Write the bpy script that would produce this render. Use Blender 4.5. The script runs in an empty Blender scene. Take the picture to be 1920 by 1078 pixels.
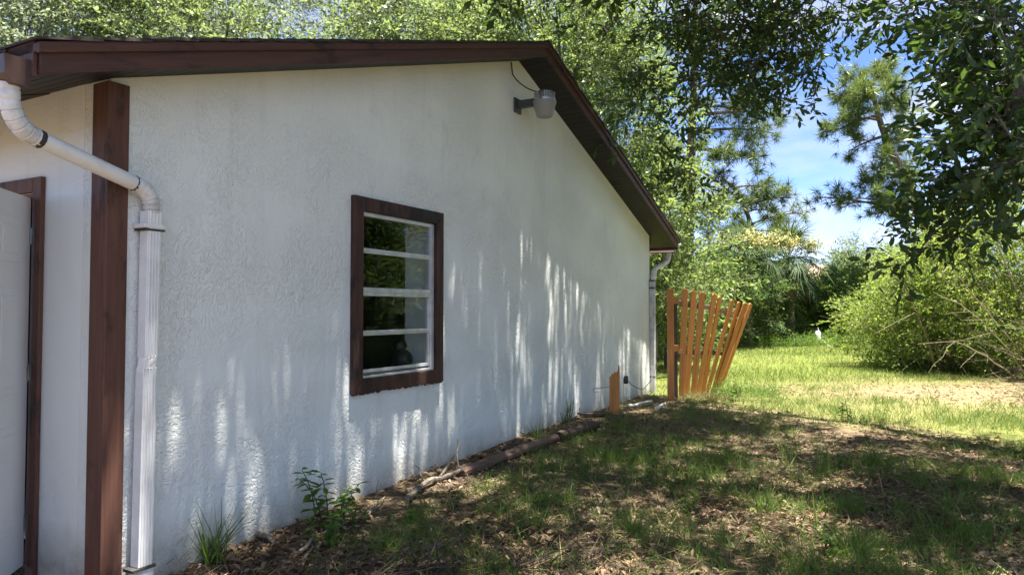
import bpy, bmesh, math, random
import numpy as np
from mathutils import Vector, Matrix

random.seed(7)
RNG = np.random.default_rng(11)
SC = bpy.context.scene
COL = SC.collection

# ------------------------------------------------------------------ camera, sky, sun, exposure
F, PITCH, TH = 1342.4, 0.0318, 0.4991
C0 = np.array([-2.128, 3.759])            # near corner of the house
WL, HE, HP, HC = 9.2, 2.617, 4.13, 1.40    # gable length, eave and peak height, eye height
cam = bpy.data.cameras.new('camera')
cam.sensor_width = 36.0
cam.lens = 36.0 * F / 1920
cam.clip_start = 0.05
cam.clip_end = 600
camo = bpy.data.objects.new('camera', cam)
COL.objects.link(camo)
camo.location = (0, 0, HC)
camo.rotation_euler = (math.pi / 2 + PITCH, 0, 0)
SC.camera = camo

SUN = Vector((0.345, -0.130, 1.93)).normalized()
sun_el = math.asin(SUN.z)
world = bpy.data.worlds.new('World')
SC.world = world
world.use_nodes = True
wn, wl = world.node_tree.nodes, world.node_tree.links
wn.clear()
w_out = wn.new('ShaderNodeOutputWorld')
w_bg = wn.new('ShaderNodeBackground')
w_sky = wn.new('ShaderNodeTexSky')
w_sky.sky_type = 'NISHITA'
w_sky.sun_disc = False
w_sky.sun_elevation = sun_el
w_sky.sun_rotation = math.atan2(SUN.x, SUN.y)
w_sky.air_density = 0.25
w_sky.dust_density = 0.1
w_sky.ozone_density = 6.0
w_tc = wn.new('ShaderNodeTexCoord')
w_map = wn.new('ShaderNodeMapping')
w_map.inputs['Scale'].default_value = (1.0, 1.0, 3.2)
w_map.inputs['Rotation'].default_value = (0, 0.12, 0)
w_map.inputs['Location'].default_value = (0.35, 0.2, 0.1)
w_noise = wn.new('ShaderNodeTexNoise')
w_noise.inputs['Scale'].default_value = 3.1
w_noise.inputs['Detail'].default_value = 7
w_noise.inputs['Roughness'].default_value = 0.55
w_ramp = wn.new('ShaderNodeValToRGB')
w_ramp.color_ramp.elements[0].position = 0.38
w_ramp.color_ramp.elements[0].color = (0, 0, 0, 1)
w_ramp.color_ramp.elements[1].position = 0.60
w_ramp.color_ramp.elements[1].color = (0.65, 0.65, 0.65, 1)
w_mix = wn.new('ShaderNodeMix')
w_mix.data_type = 'RGBA'
w_mix.inputs['B'].default_value = (1.75, 1.8, 1.88, 1)
w_bg.inputs['Strength'].default_value = 0.095
wl.new(w_tc.outputs['Generated'], w_map.inputs['Vector'])
wl.new(w_map.outputs[0], w_noise.inputs['Vector'])
wl.new(w_noise.outputs['Fac'], w_ramp.inputs['Fac'])
wl.new(w_ramp.outputs['Color'], w_mix.inputs['Factor'])
wl.new(w_sky.outputs['Color'], w_mix.inputs['A'])
wl.new(w_mix.outputs['Result'], w_bg.inputs['Color'])
wl.new(w_bg.outputs[0], w_out.inputs['Surface'])

sl = bpy.data.lights.new('sun', 'SUN')
sl.energy = 3.7
sl.angle = math.radians(0.75)
sl.color = (1.0, 0.95, 0.86)
so = bpy.data.objects.new('sun', sl)
COL.objects.link(so)
so.rotation_euler = SUN.to_track_quat('Z', 'Y').to_euler()
so.location = (3, 0, 20)

SC.view_settings.view_transform = 'Standard'
SC.view_settings.look = 'None'
SC.view_settings.gamma = 1
SC.view_settings.use_curve_mapping = False
SC.view_settings.exposure = 2.8
SC.cycles.max_bounces = 8
SC.cycles.diffuse_bounces = 4
SC.cycles.transmission_bounces = 5
SC.cycles.transparent_max_bounces = 8
SC.cycles.sample_clamp_indirect = 8

# ------------------------------------------------------------------ helpers
def smooth(a, b, x):
    t = np.clip((np.asarray(x, float) - a) / (b - a), 0, 1)
    return t * t * (3 - 2 * t)

_perm = np.random.default_rng(3).random((64, 64))
def vnoise(x, y, s=1.0):
    x = np.asarray(x, float) * s + 200; y = np.asarray(y, float) * s + 200
    xi, yi = np.floor(x).astype(int), np.floor(y).astype(int)
    fx, fy = x - xi, y - yi
    fx = fx * fx * (3 - 2 * fx); fy = fy * fy * (3 - 2 * fy)
    g = lambda a, b: _perm[a % 64, b % 64]
    return (g(xi, yi) * (1 - fx) + g(xi + 1, yi) * fx) * (1 - fy) + (g(xi, yi + 1) * (1 - fx) + g(xi + 1, yi + 1) * fx) * fy
def fbm(x, y, s=1.0):
    return (vnoise(x, y, s) + .5 * vnoise(x + 9.1, y + 3.7, 2.1 * s) + .25 * vnoise(x - 5, y + 13, 4.3 * s)) / 1.75

def gz(x, y):
    """height of the ground"""
    x = np.asarray(x, float); y = np.asarray(y, float)
    h = -0.11 + 0.11 * smooth(3.5, 9.5, y)
    h = h + 0.035 * (fbm(x, y, .8) - .5) * smooth(60, 20, y)
    nn = (x - C0[0]) * math.cos(TH) - (y - C0[1]) * math.sin(TH)
    ss = (x - C0[0]) * math.sin(TH) + (y - C0[1]) * math.cos(TH)
    h = h + 0.05 * smooth(.55, .1, np.abs(nn)) * smooth(.3, 1.2, ss) * smooth(10, 8.6, ss)
    h = h + 0.05 * np.exp(-((x - 2.85) ** 2 / .5 + (y - 11.1) ** 2 / .2))
    return h

def ray(px, py):
    u = (px - 960) / F; v = -(py - 539) / F
    c, s = math.cos(PITCH), math.sin(PITCH)
    return np.array([u, c - v * s, s + v * c])
def at(px, py, depth):
    """the place seen in direction (px, py) of the 1920 px photograph, depth metres ahead"""
    r = ray(px, py)
    return r * (depth / r[1]) + np.array([0, 0, HC])
def on_ground(px, py):
    r = ray(px, py); z = 0.0
    for _ in range(6):
        t = (z - HC) / r[2]; z = float(gz(t * r[0], t * r[1]))
    return np.array([t * r[0], t * r[1], z])
def project(P):
    P = np.asarray(P, float)
    x, y, z = P[..., 0], P[..., 1], P[..., 2] - HC
    c, s = math.cos(PITCH), math.sin(PITCH)
    yc = y * c + z * s; zc = -y * s + z * c
    yy = np.where(yc > .05, yc, .05)
    return 960 + F * x / yy, 539 - F * zc / yy, yc

def tag(o, label=None, cat=None, group=None, kind=None):
    if label: o['label'] = label
    if cat: o['category'] = cat
    if group: o['group'] = group
    if kind: o['kind'] = kind
    return o
def empty(name, loc=(0, 0, 0), rz=0.0):
    o = bpy.data.objects.new(name, None)
    o.empty_display_size = .2
    o.location = loc; o.rotation_euler = (0, 0, rz)
    COL.objects.link(o)
    return o

class MB:
    """collects simple solids into one mesh"""
    def __init__(s): s.v = []; s.f = []
    def add(s, V, Fc):
        n = len(s.v); s.v += [tuple(float(c) for c in p) for p in V]; s.f += [tuple(i + n for i in f) for f in Fc]; return s
    def box(s, a, b):
        (x0, y0, z0), (x1, y1, z1) = a, b
        V = [(x0, y0, z0), (x1, y0, z0), (x1, y1, z0), (x0, y1, z0), (x0, y0, z1), (x1, y0, z1), (x1, y1, z1), (x0, y1, z1)]
        return s.add(V, [(0, 3, 2, 1), (4, 5, 6, 7), (0, 1, 5, 4), (1, 2, 6, 5), (2, 3, 7, 6), (3, 0, 4, 7)])
    def obox(s, c, ax, ay, az):
        """box about centre c with half-axis vectors"""
        c, ax, ay, az = [np.array(q, float) for q in (c, ax, ay, az)]
        V = [c + i * ax + j * ay + k * az for k in (-1, 1) for (i, j) in ((-1, -1), (1, -1), (1, 1), (-1, 1))]
        return s.add(V, [(0, 3, 2, 1), (4, 5, 6, 7), (0, 1, 5, 4), (1, 2, 6, 5), (2, 3, 7, 6), (3, 0, 4, 7)])
    def prism(s, poly, y0, y1):
        """polygon in (x, z) extruded from y0 to y1"""
        n = len(poly)
        V = [(p[0], y0, p[1]) for p in poly] + [(p[0], y1, p[1]) for p in poly]
        return s.add(V, [tuple(range(n)), tuple(range(2 * n - 1, n - 1, -1))] + [(i + n, (i + 1) % n + n, (i + 1) % n, i) for i in range(n)])
    def tube(s, pts, rad, sides=6, flat=None):
        pts = [np.array(p, float) for p in pts]; n = len(pts)
        if not hasattr(rad, '__len__'): rad = [rad] * n
        up = np.array((0, 0, 1.)); V = []; pa = None
        for i, p in enumerate(pts):
            t = pts[min(i + 1, n - 1)] - pts[max(i - 1, 0)]
            t /= (np.linalg.norm(t) + 1e-9)
            if pa is None:
                a = np.cross(t, up) if abs(t[2]) < .95 else np.cross(t, (0, 1., 0))
            else:
                a = pa - t * (pa @ t)
            a /= (np.linalg.norm(a) + 1e-9); pa = a
            b = np.cross(t, a)
            for k in range(sides):
                an = 2 * math.pi * (k + .5) / sides
                V.append(p + rad[i] * (math.cos(an) * a + math.sin(an) * b * (flat or 1)))
        Fc = []
        for i in range(n - 1):
            for k in range(sides):
                k2 = (k + 1) % sides
                Fc.append((i * sides + k, i * sides + k2, (i + 1) * sides + k2, (i + 1) * sides + k))
        Fc.append(tuple(range(sides))[::-1]); Fc.append(tuple((n - 1) * sides + k for k in range(sides)))
        return s.add(V, Fc)
    def lathe(s, prof, c, sides=20, axis=2):
        V = []; m = len(prof)
        for r, h in prof:
            for k in range(sides):
                an = 2 * math.pi * k / sides
                V.append((c[0] + r * math.cos(an), c[1] + r * math.sin(an), c[2] + h))
        Fc = []
        for i in range(m - 1):
            for k in range(sides):
                k2 = (k + 1) % sides
                Fc.append((i * sides + k, i * sides + k2, (i + 1) * sides + k2, (i + 1) * sides + k))
        Fc.append(tuple(range(sides))[::-1]); Fc.append(tuple((m - 1) * sides + k for k in range(sides)))
        return s.add(V, Fc)
    def build(s, name, mat, parent=None, bevel=0, smooth_=False, loc=None):
        me = bpy.data.meshes.new(name); me.from_pydata(s.v, [], s.f); me.update()
        bm = bmesh.new(); bm.from_mesh(me); bmesh.ops.recalc_face_normals(bm, faces=bm.faces); bm.to_mesh(me); bm.free()
        me.materials.append(mat)
        if smooth_:
            me.polygons.foreach_set('use_smooth', [True] * len(me.polygons))
            me.set_sharp_from_angle(angle=math.radians(38))
        o = bpy.data.objects.new(name, me); COL.objects.link(o)
        if parent is not None: o.parent = parent
        if loc is not None: o.location = loc
        if bevel:
            b = o.modifiers.new('bevel', 'BEVEL'); b.width = bevel; b.segments = 2; b.limit_method = 'ANGLE'
        return o

def quads(name, V, Q, mat, parent=None, rnd=None, smooth_=False, link=True):
    """mesh from numpy arrays of quads, with a per-vertex random attribute"""
    me = bpy.data.meshes.new(name)
    V = np.ascontiguousarray(V, np.float32).reshape(-1, 3); Q = np.ascontiguousarray(Q, np.int32).reshape(-1, 4)
    me.vertices.add(len(V)); me.vertices.foreach_set('co', V.ravel())
    me.loops.add(Q.size); me.loops.foreach_set('vertex_index', Q.ravel())
    me.polygons.add(len(Q)); me.polygons.foreach_set('loop_start', np.arange(0, Q.size, 4, dtype=np.int32))
    me.polygons.foreach_set('loop_total', np.full(len(Q), 4, np.int32))
    if smooth_: me.polygons.foreach_set('use_smooth', np.ones(len(Q), bool))
    me.update(calc_edges=True)
    if rnd is not None:
        a = me.attributes.new('rnd', 'FLOAT', 'POINT'); a.data.foreach_set('value', np.ascontiguousarray(rnd, np.float32).ravel())
    me.materials.append(mat)
    o = bpy.data.objects.new(name, me)
    if link: COL.objects.link(o)
    if parent is not None: o.parent = parent
    return o

def unit(v):
    v = np.asarray(v, float); return v / (np.linalg.norm(v, axis=-1, keepdims=True) + 1e-9)
def frames(D, U):
    """rotation matrices whose columns are (side, forward D, normal)"""
    D = unit(D); X = unit(np.cross(D, U)); N = np.cross(X, D)
    return np.stack([X, D, N], -1)
def rand_dirs(n, rng=None):
    return unit((rng or RNG).normal(size=(n, 3)))
def inst_arrays(T, O, R, S):
    """T=(verts, quads, rnd); many copies at O with rotation R and size S"""
    tv, tq, tr = T; n = len(O); k = len(tv)
    S = np.asarray(S, float).reshape(-1, 1, 1) * np.ones((n, 1, 1))
    V = np.einsum('nij,kj->nki', R, tv) * S + np.asarray(O)[:, None, :]
    Q = tq[None] + (np.arange(n) * k)[:, None, None]
    r = (tr[None] + RNG.random((n, 1))) % 1.0
    return V.reshape(-1, 3), Q.reshape(-1, 4), r.ravel()
def merge(parts):
    V, Q, r, o = [], [], [], 0
    for a, b, c in parts:
        V.append(a); Q.append(b + o); r.append(c); o += len(a)
    return np.concatenate(V), np.concatenate(Q), np.concatenate(r)

A = np.array
T_LEAF = (A([(0, 0, 0), (.17, .3, .05), (.19, .68, .05), (0, 1, -.06), (-.19, .68, .05), (-.17, .3, .05)], float), A([(0, 1, 2, 3), (0, 3, 4, 5)]), np.zeros(6))
T_RHOMB = (A([(0, 0, 0), (.24, .5, .04), (0, 1, -.04), (-.24, .5, .04)], float), A([(0, 1, 2, 3)]), np.zeros(4))
T_BLADE = (A([(-.5, 0, 0), (.5, 0, 0), (.4, .5, .06), (-.4, .5, .06), (.06, 1, .26), (-.06, 1, .26)], float), A([(0, 1, 2, 3), (3, 2, 4, 5)]), np.zeros(6))
def blade_t(w, bend=.26):
    v = T_BLADE[0].copy(); v[:, 0] *= w; v[2:4, 2] = bend * .25; v[4:, 2] = bend
    return (v, T_BLADE[1], T_BLADE[2])
def stick_t(r0, r1, bend=.05, segs=3):
    """three-sided unit twig along +y"""
    V = []
    for i in range(segs + 1):
        t = i / segs; r = r0 + (r1 - r0) * t
        for k in range(3):
            an = 2.0944 * k
            V.append((r * math.cos(an) + bend * math.sin(t * 3.14), t, r * math.sin(an) - bend * t * t))
    Q = [(i * 3 + k, i * 3 + (k + 1) % 3, i * 3 + 3 + (k + 1) % 3, i * 3 + 3 + k) for i in range(segs) for k in range(3)]
    return (A(V, float), A(Q), np.zeros(len(V)))

def spray_t(n, leaf, seed, T=T_LEAF, twigs=4, spread=.45, droop=.25, up=.6):
    """a leafy spray of unit length: (leaves template, twig template)"""
    g = np.random.default_rng(seed); L = []; K = []
    def bend(t, d0): return A([d0[0] * t, t * d0[1], d0[2] * t - droop * t * t])
    axes = [(A([0, 0, 0.]), A([0, 1, .1]), 1.0)]
    for i in range(twigs):
        t = .2 + .7 * (i + .5) / twigs; b = bend(t, axes[0][1])
        sd = (1 if i % 2 else -1)
        axes.append((b, unit(A([sd * (.6 + .4 * g.random()), .7, g.normal() * .35])), spread * (1.1 - .6 * t)))
    per = max(2, n // (len(axes) + 1))
    for ai, (b, d, ln) in enumerate(axes):
        m = per * 2 if ai == 0 else per
        for j in range(m):
            t = (j + 1) / m if ai else .25 + .75 * (j + 1) / m
            p = b + A([d[0] * t * ln, d[1] * t * ln, d[2] * t * ln - droop * (t * ln) ** 2])
            D = unit(d + g.normal(size=3) * .75 + A([0, 0, -.15])); U = unit(g.normal(size=3) + A([0, 0, up * 1.6]))
            V, Q, _ = inst_arrays(T, p[None], frames(D[None], U[None]), [leaf * (.7 + .6 * g.random())])
            L.append((V, Q, np.full(len(V), g.random() * .35)))
        v, q, r = stick_t(.006, .003, 0, 2)
        V, Q, _ = inst_arrays((v * A([1, ln, 1]) + A([0, 0, 0]), q, r), b[None], frames(unit(d)[None], A([[0, 0, 1.]])), [1.0])
        K.append((V, Q, np.zeros(len(V))))
    return merge(L), merge(K)

# ------------------------------------------------------------------ materials
def new_mat(name):
    m = bpy.data.materials.new(name); m.use_nodes = True
    n = m.node_tree.nodes; n.clear()
    out = n.new('ShaderNodeOutputMaterial')
    return m, n, m.node_tree.links, out
def N(n, t, **kw):
    o = n.new(t)
    for k, v in kw.items():
        if k in o.inputs: o.inputs[k].default_value = v
        else: setattr(o, k, v)
    return o
def ramp(n, l, src, stops):
    r = n.new('ShaderNodeValToRGB'); e = r.color_ramp.elements
    while len(e) < len(stops): e.new(.5)
    for el, (p, c) in zip(e, stops):
        el.position = p; el.color = (*c, 1) if len(c) == 3 else c
    l.new(src, r.inputs['Fac']); return r
def g3(v): return (v, v, v)
def mixc(n, l, fac, a, b, blend='MIX'):
    m = n.new('ShaderNodeMix'); m.data_type = 'RGBA'; m.blend_type = blend
    for sock, v in (('Factor', fac), ('A', a), ('B', b)):
        if hasattr(v, 'links'): l.new(v, m.inputs[sock])
        else: m.inputs[sock].default_value = v if not isinstance(v, tuple) or len(v) == 4 else (*v, 1)
    return m.outputs['Result']
def coords(n, l, scale=(1, 1, 1), rot=(0, 0, 0), kind='Object'):
    tc = n.new('ShaderNodeTexCoord'); mp = n.new('ShaderNodeMapping')
    mp.inputs['Scale'].default_value = scale; mp.inputs['Rotation'].default_value = rot
    l.new(tc.outputs[kind], mp.inputs['Vector']); return mp.outputs[0]
def noise(n, l, vec, scale, detail=4, rough=.55, dist=0):
    t = n.new('ShaderNodeTexNoise'); t.inputs['Scale'].default_value = scale; t.inputs['Detail'].default_value = detail
    t.inputs['Roughness'].default_value = rough; t.inputs['Distortion'].default_value = dist
    l.new(vec, t.inputs['Vector']); return t.outputs['Fac']

def m_stucco(name, relief=1.0):
    m, n, l, out = new_mat(name)
    p = N(n, 'ShaderNodeBsdfPrincipled', Roughness=.72); p.inputs['Specular IOR Level'].default_value = .35
    v = coords(n, l)
    big = noise(n, l, v, .9, 4)
    base = ramp(n, l, big, [(.3, (.735, .755, .725)), (.6, (.79, .815, .785)), (.8, (.82, .845, .815))]).outputs['Color']
    # mildew clouding and tiny specks
    mil = ramp(n, l, noise(n, l, coords(n, l, (1, 1, .7)), 2.6, 8, .65), [(.60, g3(0)), (.85, g3(1))]).outputs['Color']
    base = mixc(n, l, mil, base, (.58, .60, .56))
    sp = n.new('ShaderNodeTexVoronoi'); sp.inputs['Scale'].default_value = 6.5; l.new(v, sp.inputs['Vector'])
    spk = ramp(n, l, sp.outputs['Distance'], [(.03, g3(1)), (.045, g3(0))]).outputs['Color']
    rare = ramp(n, l, noise(n, l, v, 2.2, 2), [(.52, g3(0)), (.6, g3(1))]).outputs['Color']
    k = n.new('ShaderNodeMath'); k.operation = 'MULTIPLY'; l.new(spk, k.inputs[0]); l.new(rare, k.inputs[1])
    base = mixc(n, l, k.outputs[0], base, (.10, .085, .06))
    # faint vertical run-off stains
    dr_ = ramp(n, l, noise(n, l, coords(n, l, (5.5, 5.5, .35)), 1.5, 5, .6), [(.56, g3(0)), (.78, g3(.45))]).outputs['Color']
    base = mixc(n, l, dr_, base, (.60, .61, .555))
    # rain-splash soil at the foot
    sx = n.new('ShaderNodeSeparateXYZ'); l.new(v, sx.inputs[0])
    foot = n.new('ShaderNodeMapRange'); foot.inputs['From Min'].default_value = .26; foot.inputs['To Max'].default_value = 1.6; foot.inputs['From Max'].default_value = -.08
    l.new(sx.outputs['Z'], foot.inputs['Value'])
    ft = n.new('ShaderNodeMath'); ft.operation = 'MULTIPLY'; l.new(foot.outputs[0], ft.inputs[0]); l.new(noise(n, l, v, 7, 6, .7), ft.inputs[1])
    base = mixc(n, l, ft.outputs[0], base, (.30, .25, .18))
    l.new(base, p.inputs['Base Color'])
    # skip-trowelled relief: plateaus with worm-like edges
    nz = noise(n, l, v, 24, 3.0, .5, 1.6)
    plate = ramp(n, l, nz, [(.40, g3(0)), (.47, g3(.75)), (.60, g3(1)), (.64, g3(.45))]).outputs['Color']
    patch = ramp(n, l, noise(n, l, v, 1.6, 3), [(.38, g3(.12)), (.62, g3(1))]).outputs['Color']
    h = mixc(n, l, 1.0, plate, patch, 'MULTIPLY')
    b = N(n, 'ShaderNodeBump'); b.inputs['Strength'].default_value = .7 * relief; b.inputs['Distance'].default_value = .009
    l.new(h, b.inputs['Height'])
    b2 = N(n, 'ShaderNodeBump'); b2.inputs['Strength'].default_value = .5 * relief; b2.inputs['Distance'].default_value = .005
    l.new(noise(n, l, v, 60, 4, .6), b2.inputs['Height']); l.new(b.outputs[0], b2.inputs['Normal'])
    b3 = N(n, 'ShaderNodeBump'); b3.inputs['Strength'].default_value = .6 * relief; b3.inputs['Distance'].default_value = .03
    l.new(noise(n, l, v, 4, 3, .5), b3.inputs['Height']); l.new(b2.outputs[0], b3.inputs['Normal'])
    l.new(b3.outputs[0], p.inputs['Normal']); l.new(p.outputs[0], out.inputs['Surface'])
    return m

def m_wood(name, ca, cb, cw=None, wear=.0, axis=2, rough=.6, scale=14, objrand=0.0, tilt=0.0):
    """painted or stained timber: grain along an axis, worn patches"""
    m, n, l, out = new_mat(name)
    p = N(n, 'ShaderNodeBsdfPrincipled', Roughness=rough); p.inputs['Specular IOR Level'].default_value = .3
    sc = [scale] * 3; sc[axis] = scale * .06
    v = coords(n, l, tuple(sc))
    if tilt:
        mp = v.node; mp.vector_type = 'TEXTURE'; mp.inputs['Scale'].default_value = tuple(1 / q for q in sc); mp.inputs['Rotation'].default_value = (0, -tilt, 0)
    gr = noise(n, l, v, 2.2, 6, .65, .4)
    c = ramp(n, l, gr, [(.3, ca), (.7, cb)]).outputs['Color']
    if cw is not None:
        wsc = [1.0] * 3; wsc[axis] = .35
        w = ramp(n, l, noise(n, l, coords(n, l, tuple(wsc)), 5, 7, .7), [(.62 - wear * .3, g3(0)), (.72 - wear * .25, g3(1))]).outputs['Color']
        c = mixc(n, l, w, c, cw)
    if objrand:
        oi = n.new('ShaderNodeObjectInfo'); hs = n.new('ShaderNodeHueSaturation')
        mr = N(n, 'ShaderNodeMapRange'); mr.inputs['To Min'].default_value = 1 - objrand; mr.inputs['To Max'].default_value = 1 + objrand
        l.new(oi.outputs['Random'], mr.inputs['Value']); l.new(mr.outputs[0], hs.inputs['Value']); l.new(c, hs.inputs['Color']); c = hs.outputs['Color']
    l.new(c, p.inputs['Base Color'])
    b = N(n, 'ShaderNodeBump'); b.inputs['Strength'].default_value = .45; b.inputs['Distance'].default_value = .004
    l.new(gr, b.inputs['Height']); l.new(b.outputs[0], p.inputs['Normal'])
    l.new(p.outputs[0], out.inputs['Surface']); return m

def m_plain(name, c, rough=.5, metal=0, dirt=None, dscale=9, bump=0, spec=.5):
    m, n, l, out = new_mat(name)
    p = N(n, 'ShaderNodeBsdfPrincipled', Roughness=rough, Metallic=metal); p.inputs['Specular IOR Level'].default_value = spec
    v = coords(n, l)
    nz = noise(n, l, v, dscale, 6, .65)
    c2 = dirt or tuple(x * .75 for x in c)
    col = ramp(n, l, nz, [(.42, c), (.75, c2)]).outputs['Color']
    l.new(col, p.inputs['Base Color'])
    if bump:
        b = N(n, 'ShaderNodeBump'); b.inputs['Strength'].default_value = .6; b.inputs['Distance'].default_value = bump
        l.new(nz, b.inputs['Height']); l.new(b.outputs[0], p.inputs['Normal'])
    l.new(p.outputs[0], out.inputs['Surface']); return m

def m_leaf(name, ca, cb, cc, trans=(.25, .38, .05), tw=.4, rough=.45, spec=.4):
    """leaves: per-leaf colour between three tones, part of the light passes through"""
    m, n, l, out = new_mat(name)
    at_ = n.new('ShaderNodeAttribute'); at_.attribute_name = 'rnd'
    geo = n.new('ShaderNodeNewGeometry')
    wn_ = noise(n, l, geo.outputs['Position'], 1.1, 3)
    ad = n.new('ShaderNodeMath'); ad.operation = 'MULTIPLY_ADD'; ad.inputs[1].default_value = .45
    l.new(at_.outputs['Fac'], ad.inputs[0])
    sc = n.new('ShaderNodeMath'); sc.operation = 'MULTIPLY_ADD'; sc.inputs[1].default_value = 1.1; sc.inputs[2].default_value = -.28
    l.new(wn_, sc.inputs[0]); l.new(sc.outputs[0], ad.inputs[2])
    c = ramp(n, l, ad.outputs[0], [(.1, ca), (.5, cb), (.9, cc)]).outputs['Color']
    p = N(n, 'ShaderNodeBsdfPrincipled', Roughness=rough); p.inputs['Specular IOR Level'].default_value = spec
    l.new(c, p.inputs['Base Color'])
    tr = n.new('ShaderNodeBsdfTranslucent')
    tc = mixc(n, l, .55, c, trans)
    l.new(tc, tr.inputs['Color'])
    mx = n.new('ShaderNodeMixShader'); mx.inputs[0].default_value = tw
    l.new(p.outputs[0], mx.inputs[1]); l.new(tr.outputs[0], mx.inputs[2]); l.new(mx.outputs[0], out.inputs['Surface'])
    return m

def m_bark(name, ca, cb, scale=(9, 9, 2.5), bump=.03):
    m, n, l, out = new_mat(name)
    p = N(n, 'ShaderNodeBsdfPrincipled', Roughness=.85); p.inputs['Specular IOR Level'].default_value = .15
    v = coords(n, l, scale)
    nz = noise(n, l, v, 1.6, 7, .65, .6)
    l.new(ramp(n, l, nz, [(.35, ca), (.65, cb)]).outputs['Color'], p.inputs['Base Color'])
    b = N(n, 'ShaderNodeBump'); b.inputs['Strength'].default_value = .8; b.inputs['Distance'].default_value = bump
    l.new(nz, b.inputs['Height']); l.new(b.outputs[0], p.inputs['Normal']); l.new(p.outputs[0], out.inputs['Surface'])
    return m

M = {}
M['stucco'] = m_stucco('white_stucco')
M['stucco_smooth'] = m_stucco('white_stucco_smooth', .35)
M['brown_v'] = m_wood('brown_paint_upright', (.082, .037, .026), (.140, .066, .045), (.022, .016, .014), .30, 2)
M['brown_h'] = m_wood('brown_paint_level', (.062, .029, .022), (.110, .050, .037), (.022, .015, .013), .2, 0)
for nm_, tl_ in (('brown_rake_up', math.atan((HP - HE) / WL * 2)), ('brown_rake_down', -math.atan((HP - HE) / WL * 2))):
    M[nm_] = m_wood(nm_, (.050, .026, .021), (.100, .047, .036), (.022, .015, .013), .24, 0, .6, 14, 0, tl_)
M['brown_trim'] = m_wood('brown_window_paint', (.030, .016, .013), (.092, .040, .029), (.012, .010, .009), .44, 2)
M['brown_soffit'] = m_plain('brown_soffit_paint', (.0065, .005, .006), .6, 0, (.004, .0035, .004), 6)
M['brown_metal'] = m_plain('brown_gutter_metal', (.060, .030, .024), .4, 0, (.03, .017, .015), 5)
M['shingle'] = m_plain('dark_shingle', (.045, .038, .034), .9, 0, (.02, .018, .017), 60, .004)
M['white_metal'] = m_plain('white_painted_metal', (.76, .76, .75), .38, 0, (.62, .61, .58), 7)
M['white_old'] = m_plain('white_chipped_metal', (.70, .70, .69), .45, 0, (.34, .33, .31), 11)
M['white_door'] = m_plain('white_door_paint', (.72, .72, .69), .4, 0, (.64, .64, .61), 2)
M['alu'] = m_plain('window_aluminium', (.62, .63, .62), .35, .35, (.42, .42, .40), 8)
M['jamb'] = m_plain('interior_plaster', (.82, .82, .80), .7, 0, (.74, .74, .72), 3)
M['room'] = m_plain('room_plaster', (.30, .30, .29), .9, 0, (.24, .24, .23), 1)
M['grey_metal'] = m_plain('grey_lamp_metal', (.075, .08, .09), .45, .4, (.09, .09, .09), 12)
M['zinc'] = m_plain('bright_cap_metal', (.55, .55, .55), .25, .85, (.35, .35, .34), 15)
M['steel'] = m_plain('steel', (.4, .4, .4), .35, .9, (.2, .18, .16), 20)
M['black'] = m_plain('black_plastic', (.015, .015, .016), .5, 0, (.03, .03, .03), 10)
M['caulk'] = m_plain('sealant_dark', (.05, .045, .04), .8, 0, (.02, .02, .02), 30)
M['cedar'] = m_wood('orange_stained_cedar', (.40, .145, .034), (.60, .26, .075), (.27, .13, .055), .2, 2, .55, 16, .14)
M['cedar_dark'] = m_wood('shaded_brown_rail', (.10, .055, .032), (.17, .09, .05), None, 0, 0, .75, 14)  # darker than the pickets: the shade behind them is put into the colour
M['old_wood'] = m_wood('weathered_dark_plank', (.05, .036, .028), (.11, .08, .06), None, 0, 0, .85, 12)
M['timber'] = m_wood('brown_landscape_timber', (.105, .060, .042), (.20, .125, .09), (.05, .036, .03), .32, 1, .8, 10)
M['timber_dark'] = m_wood('dark_rotten_timber', (.035, .022, .018), (.085, .05, .038), None, 0, 1, .85, 10)
M['stick'] = m_bark('pale_dead_wood', (.10, .08, .06), (.27, .23, .185), (20, 20, 20), .008)
M['stick_dark'] = m_bark('dark_dead_wood', (.04, .03, .024), (.12, .09, .07), (20, 20, 20), .006)
M['cane'] = m_bark('pale_shrub_cane', (.12, .095, .062), (.25, .21, .145), (12, 12, 12), .004)
M['bark'] = m_bark('grey_bark', (.045, .038, .032), (.15, .13, .11))
M['pine_bark'] = m_bark('pine_bark', (.06, .042, .034), (.19, .135, .105))
M['palm_bark'] = m_bark('palm_bark', (.09, .07, .055), (.2, .165, .13), (5, 5, 9), .05)
M['oak'] = m_leaf('oak_leaf', (.018, .042, .014), (.034, .070, .019), (.060, .105, .026), (.18, .30, .04), .30, .42, .4)
M['sun_leaf'] = m_leaf('light_broadleaf', (.055, .108, .030), (.092, .150, .042), (.145, .20, .06), (.40, .50, .15), .46)
M['sun_leaf_b'] = m_leaf('yellow_broadleaf', (.062, .118, .025), (.102, .165, .036), (.155, .20, .05), (.38, .48, .12), .45)
M['grey_leaf'] = m_leaf('grey_green_broadleaf', (.09, .135, .065), (.135, .18, .095), (.19, .225, .13), (.40, .47, .25), .46)
M['hedge_leaf'] = m_leaf('dark_hedge_leaf', (.024, .060, .016), (.045, .095, .022), (.085, .14, .03), (.22, .34, .04), .38, .5, .2)
M['brush_leaf'] = m_leaf('yellow_green_brush', (.085, .150, .026), (.135, .205, .038), (.205, .25, .05), (.42, .54, .08), .46, .5, .2)
M['pine'] = m_leaf('pine_needle', (.040, .075, .022), (.072, .115, .03), (.13, .155, .04), (.28, .36, .06), .34)
M['palm'] = m_leaf('palm_leaf', (.026, .050, .024), (.045, .076, .032), (.078, .105, .045), (.2, .28, .07), .25, .6, .12)
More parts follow.
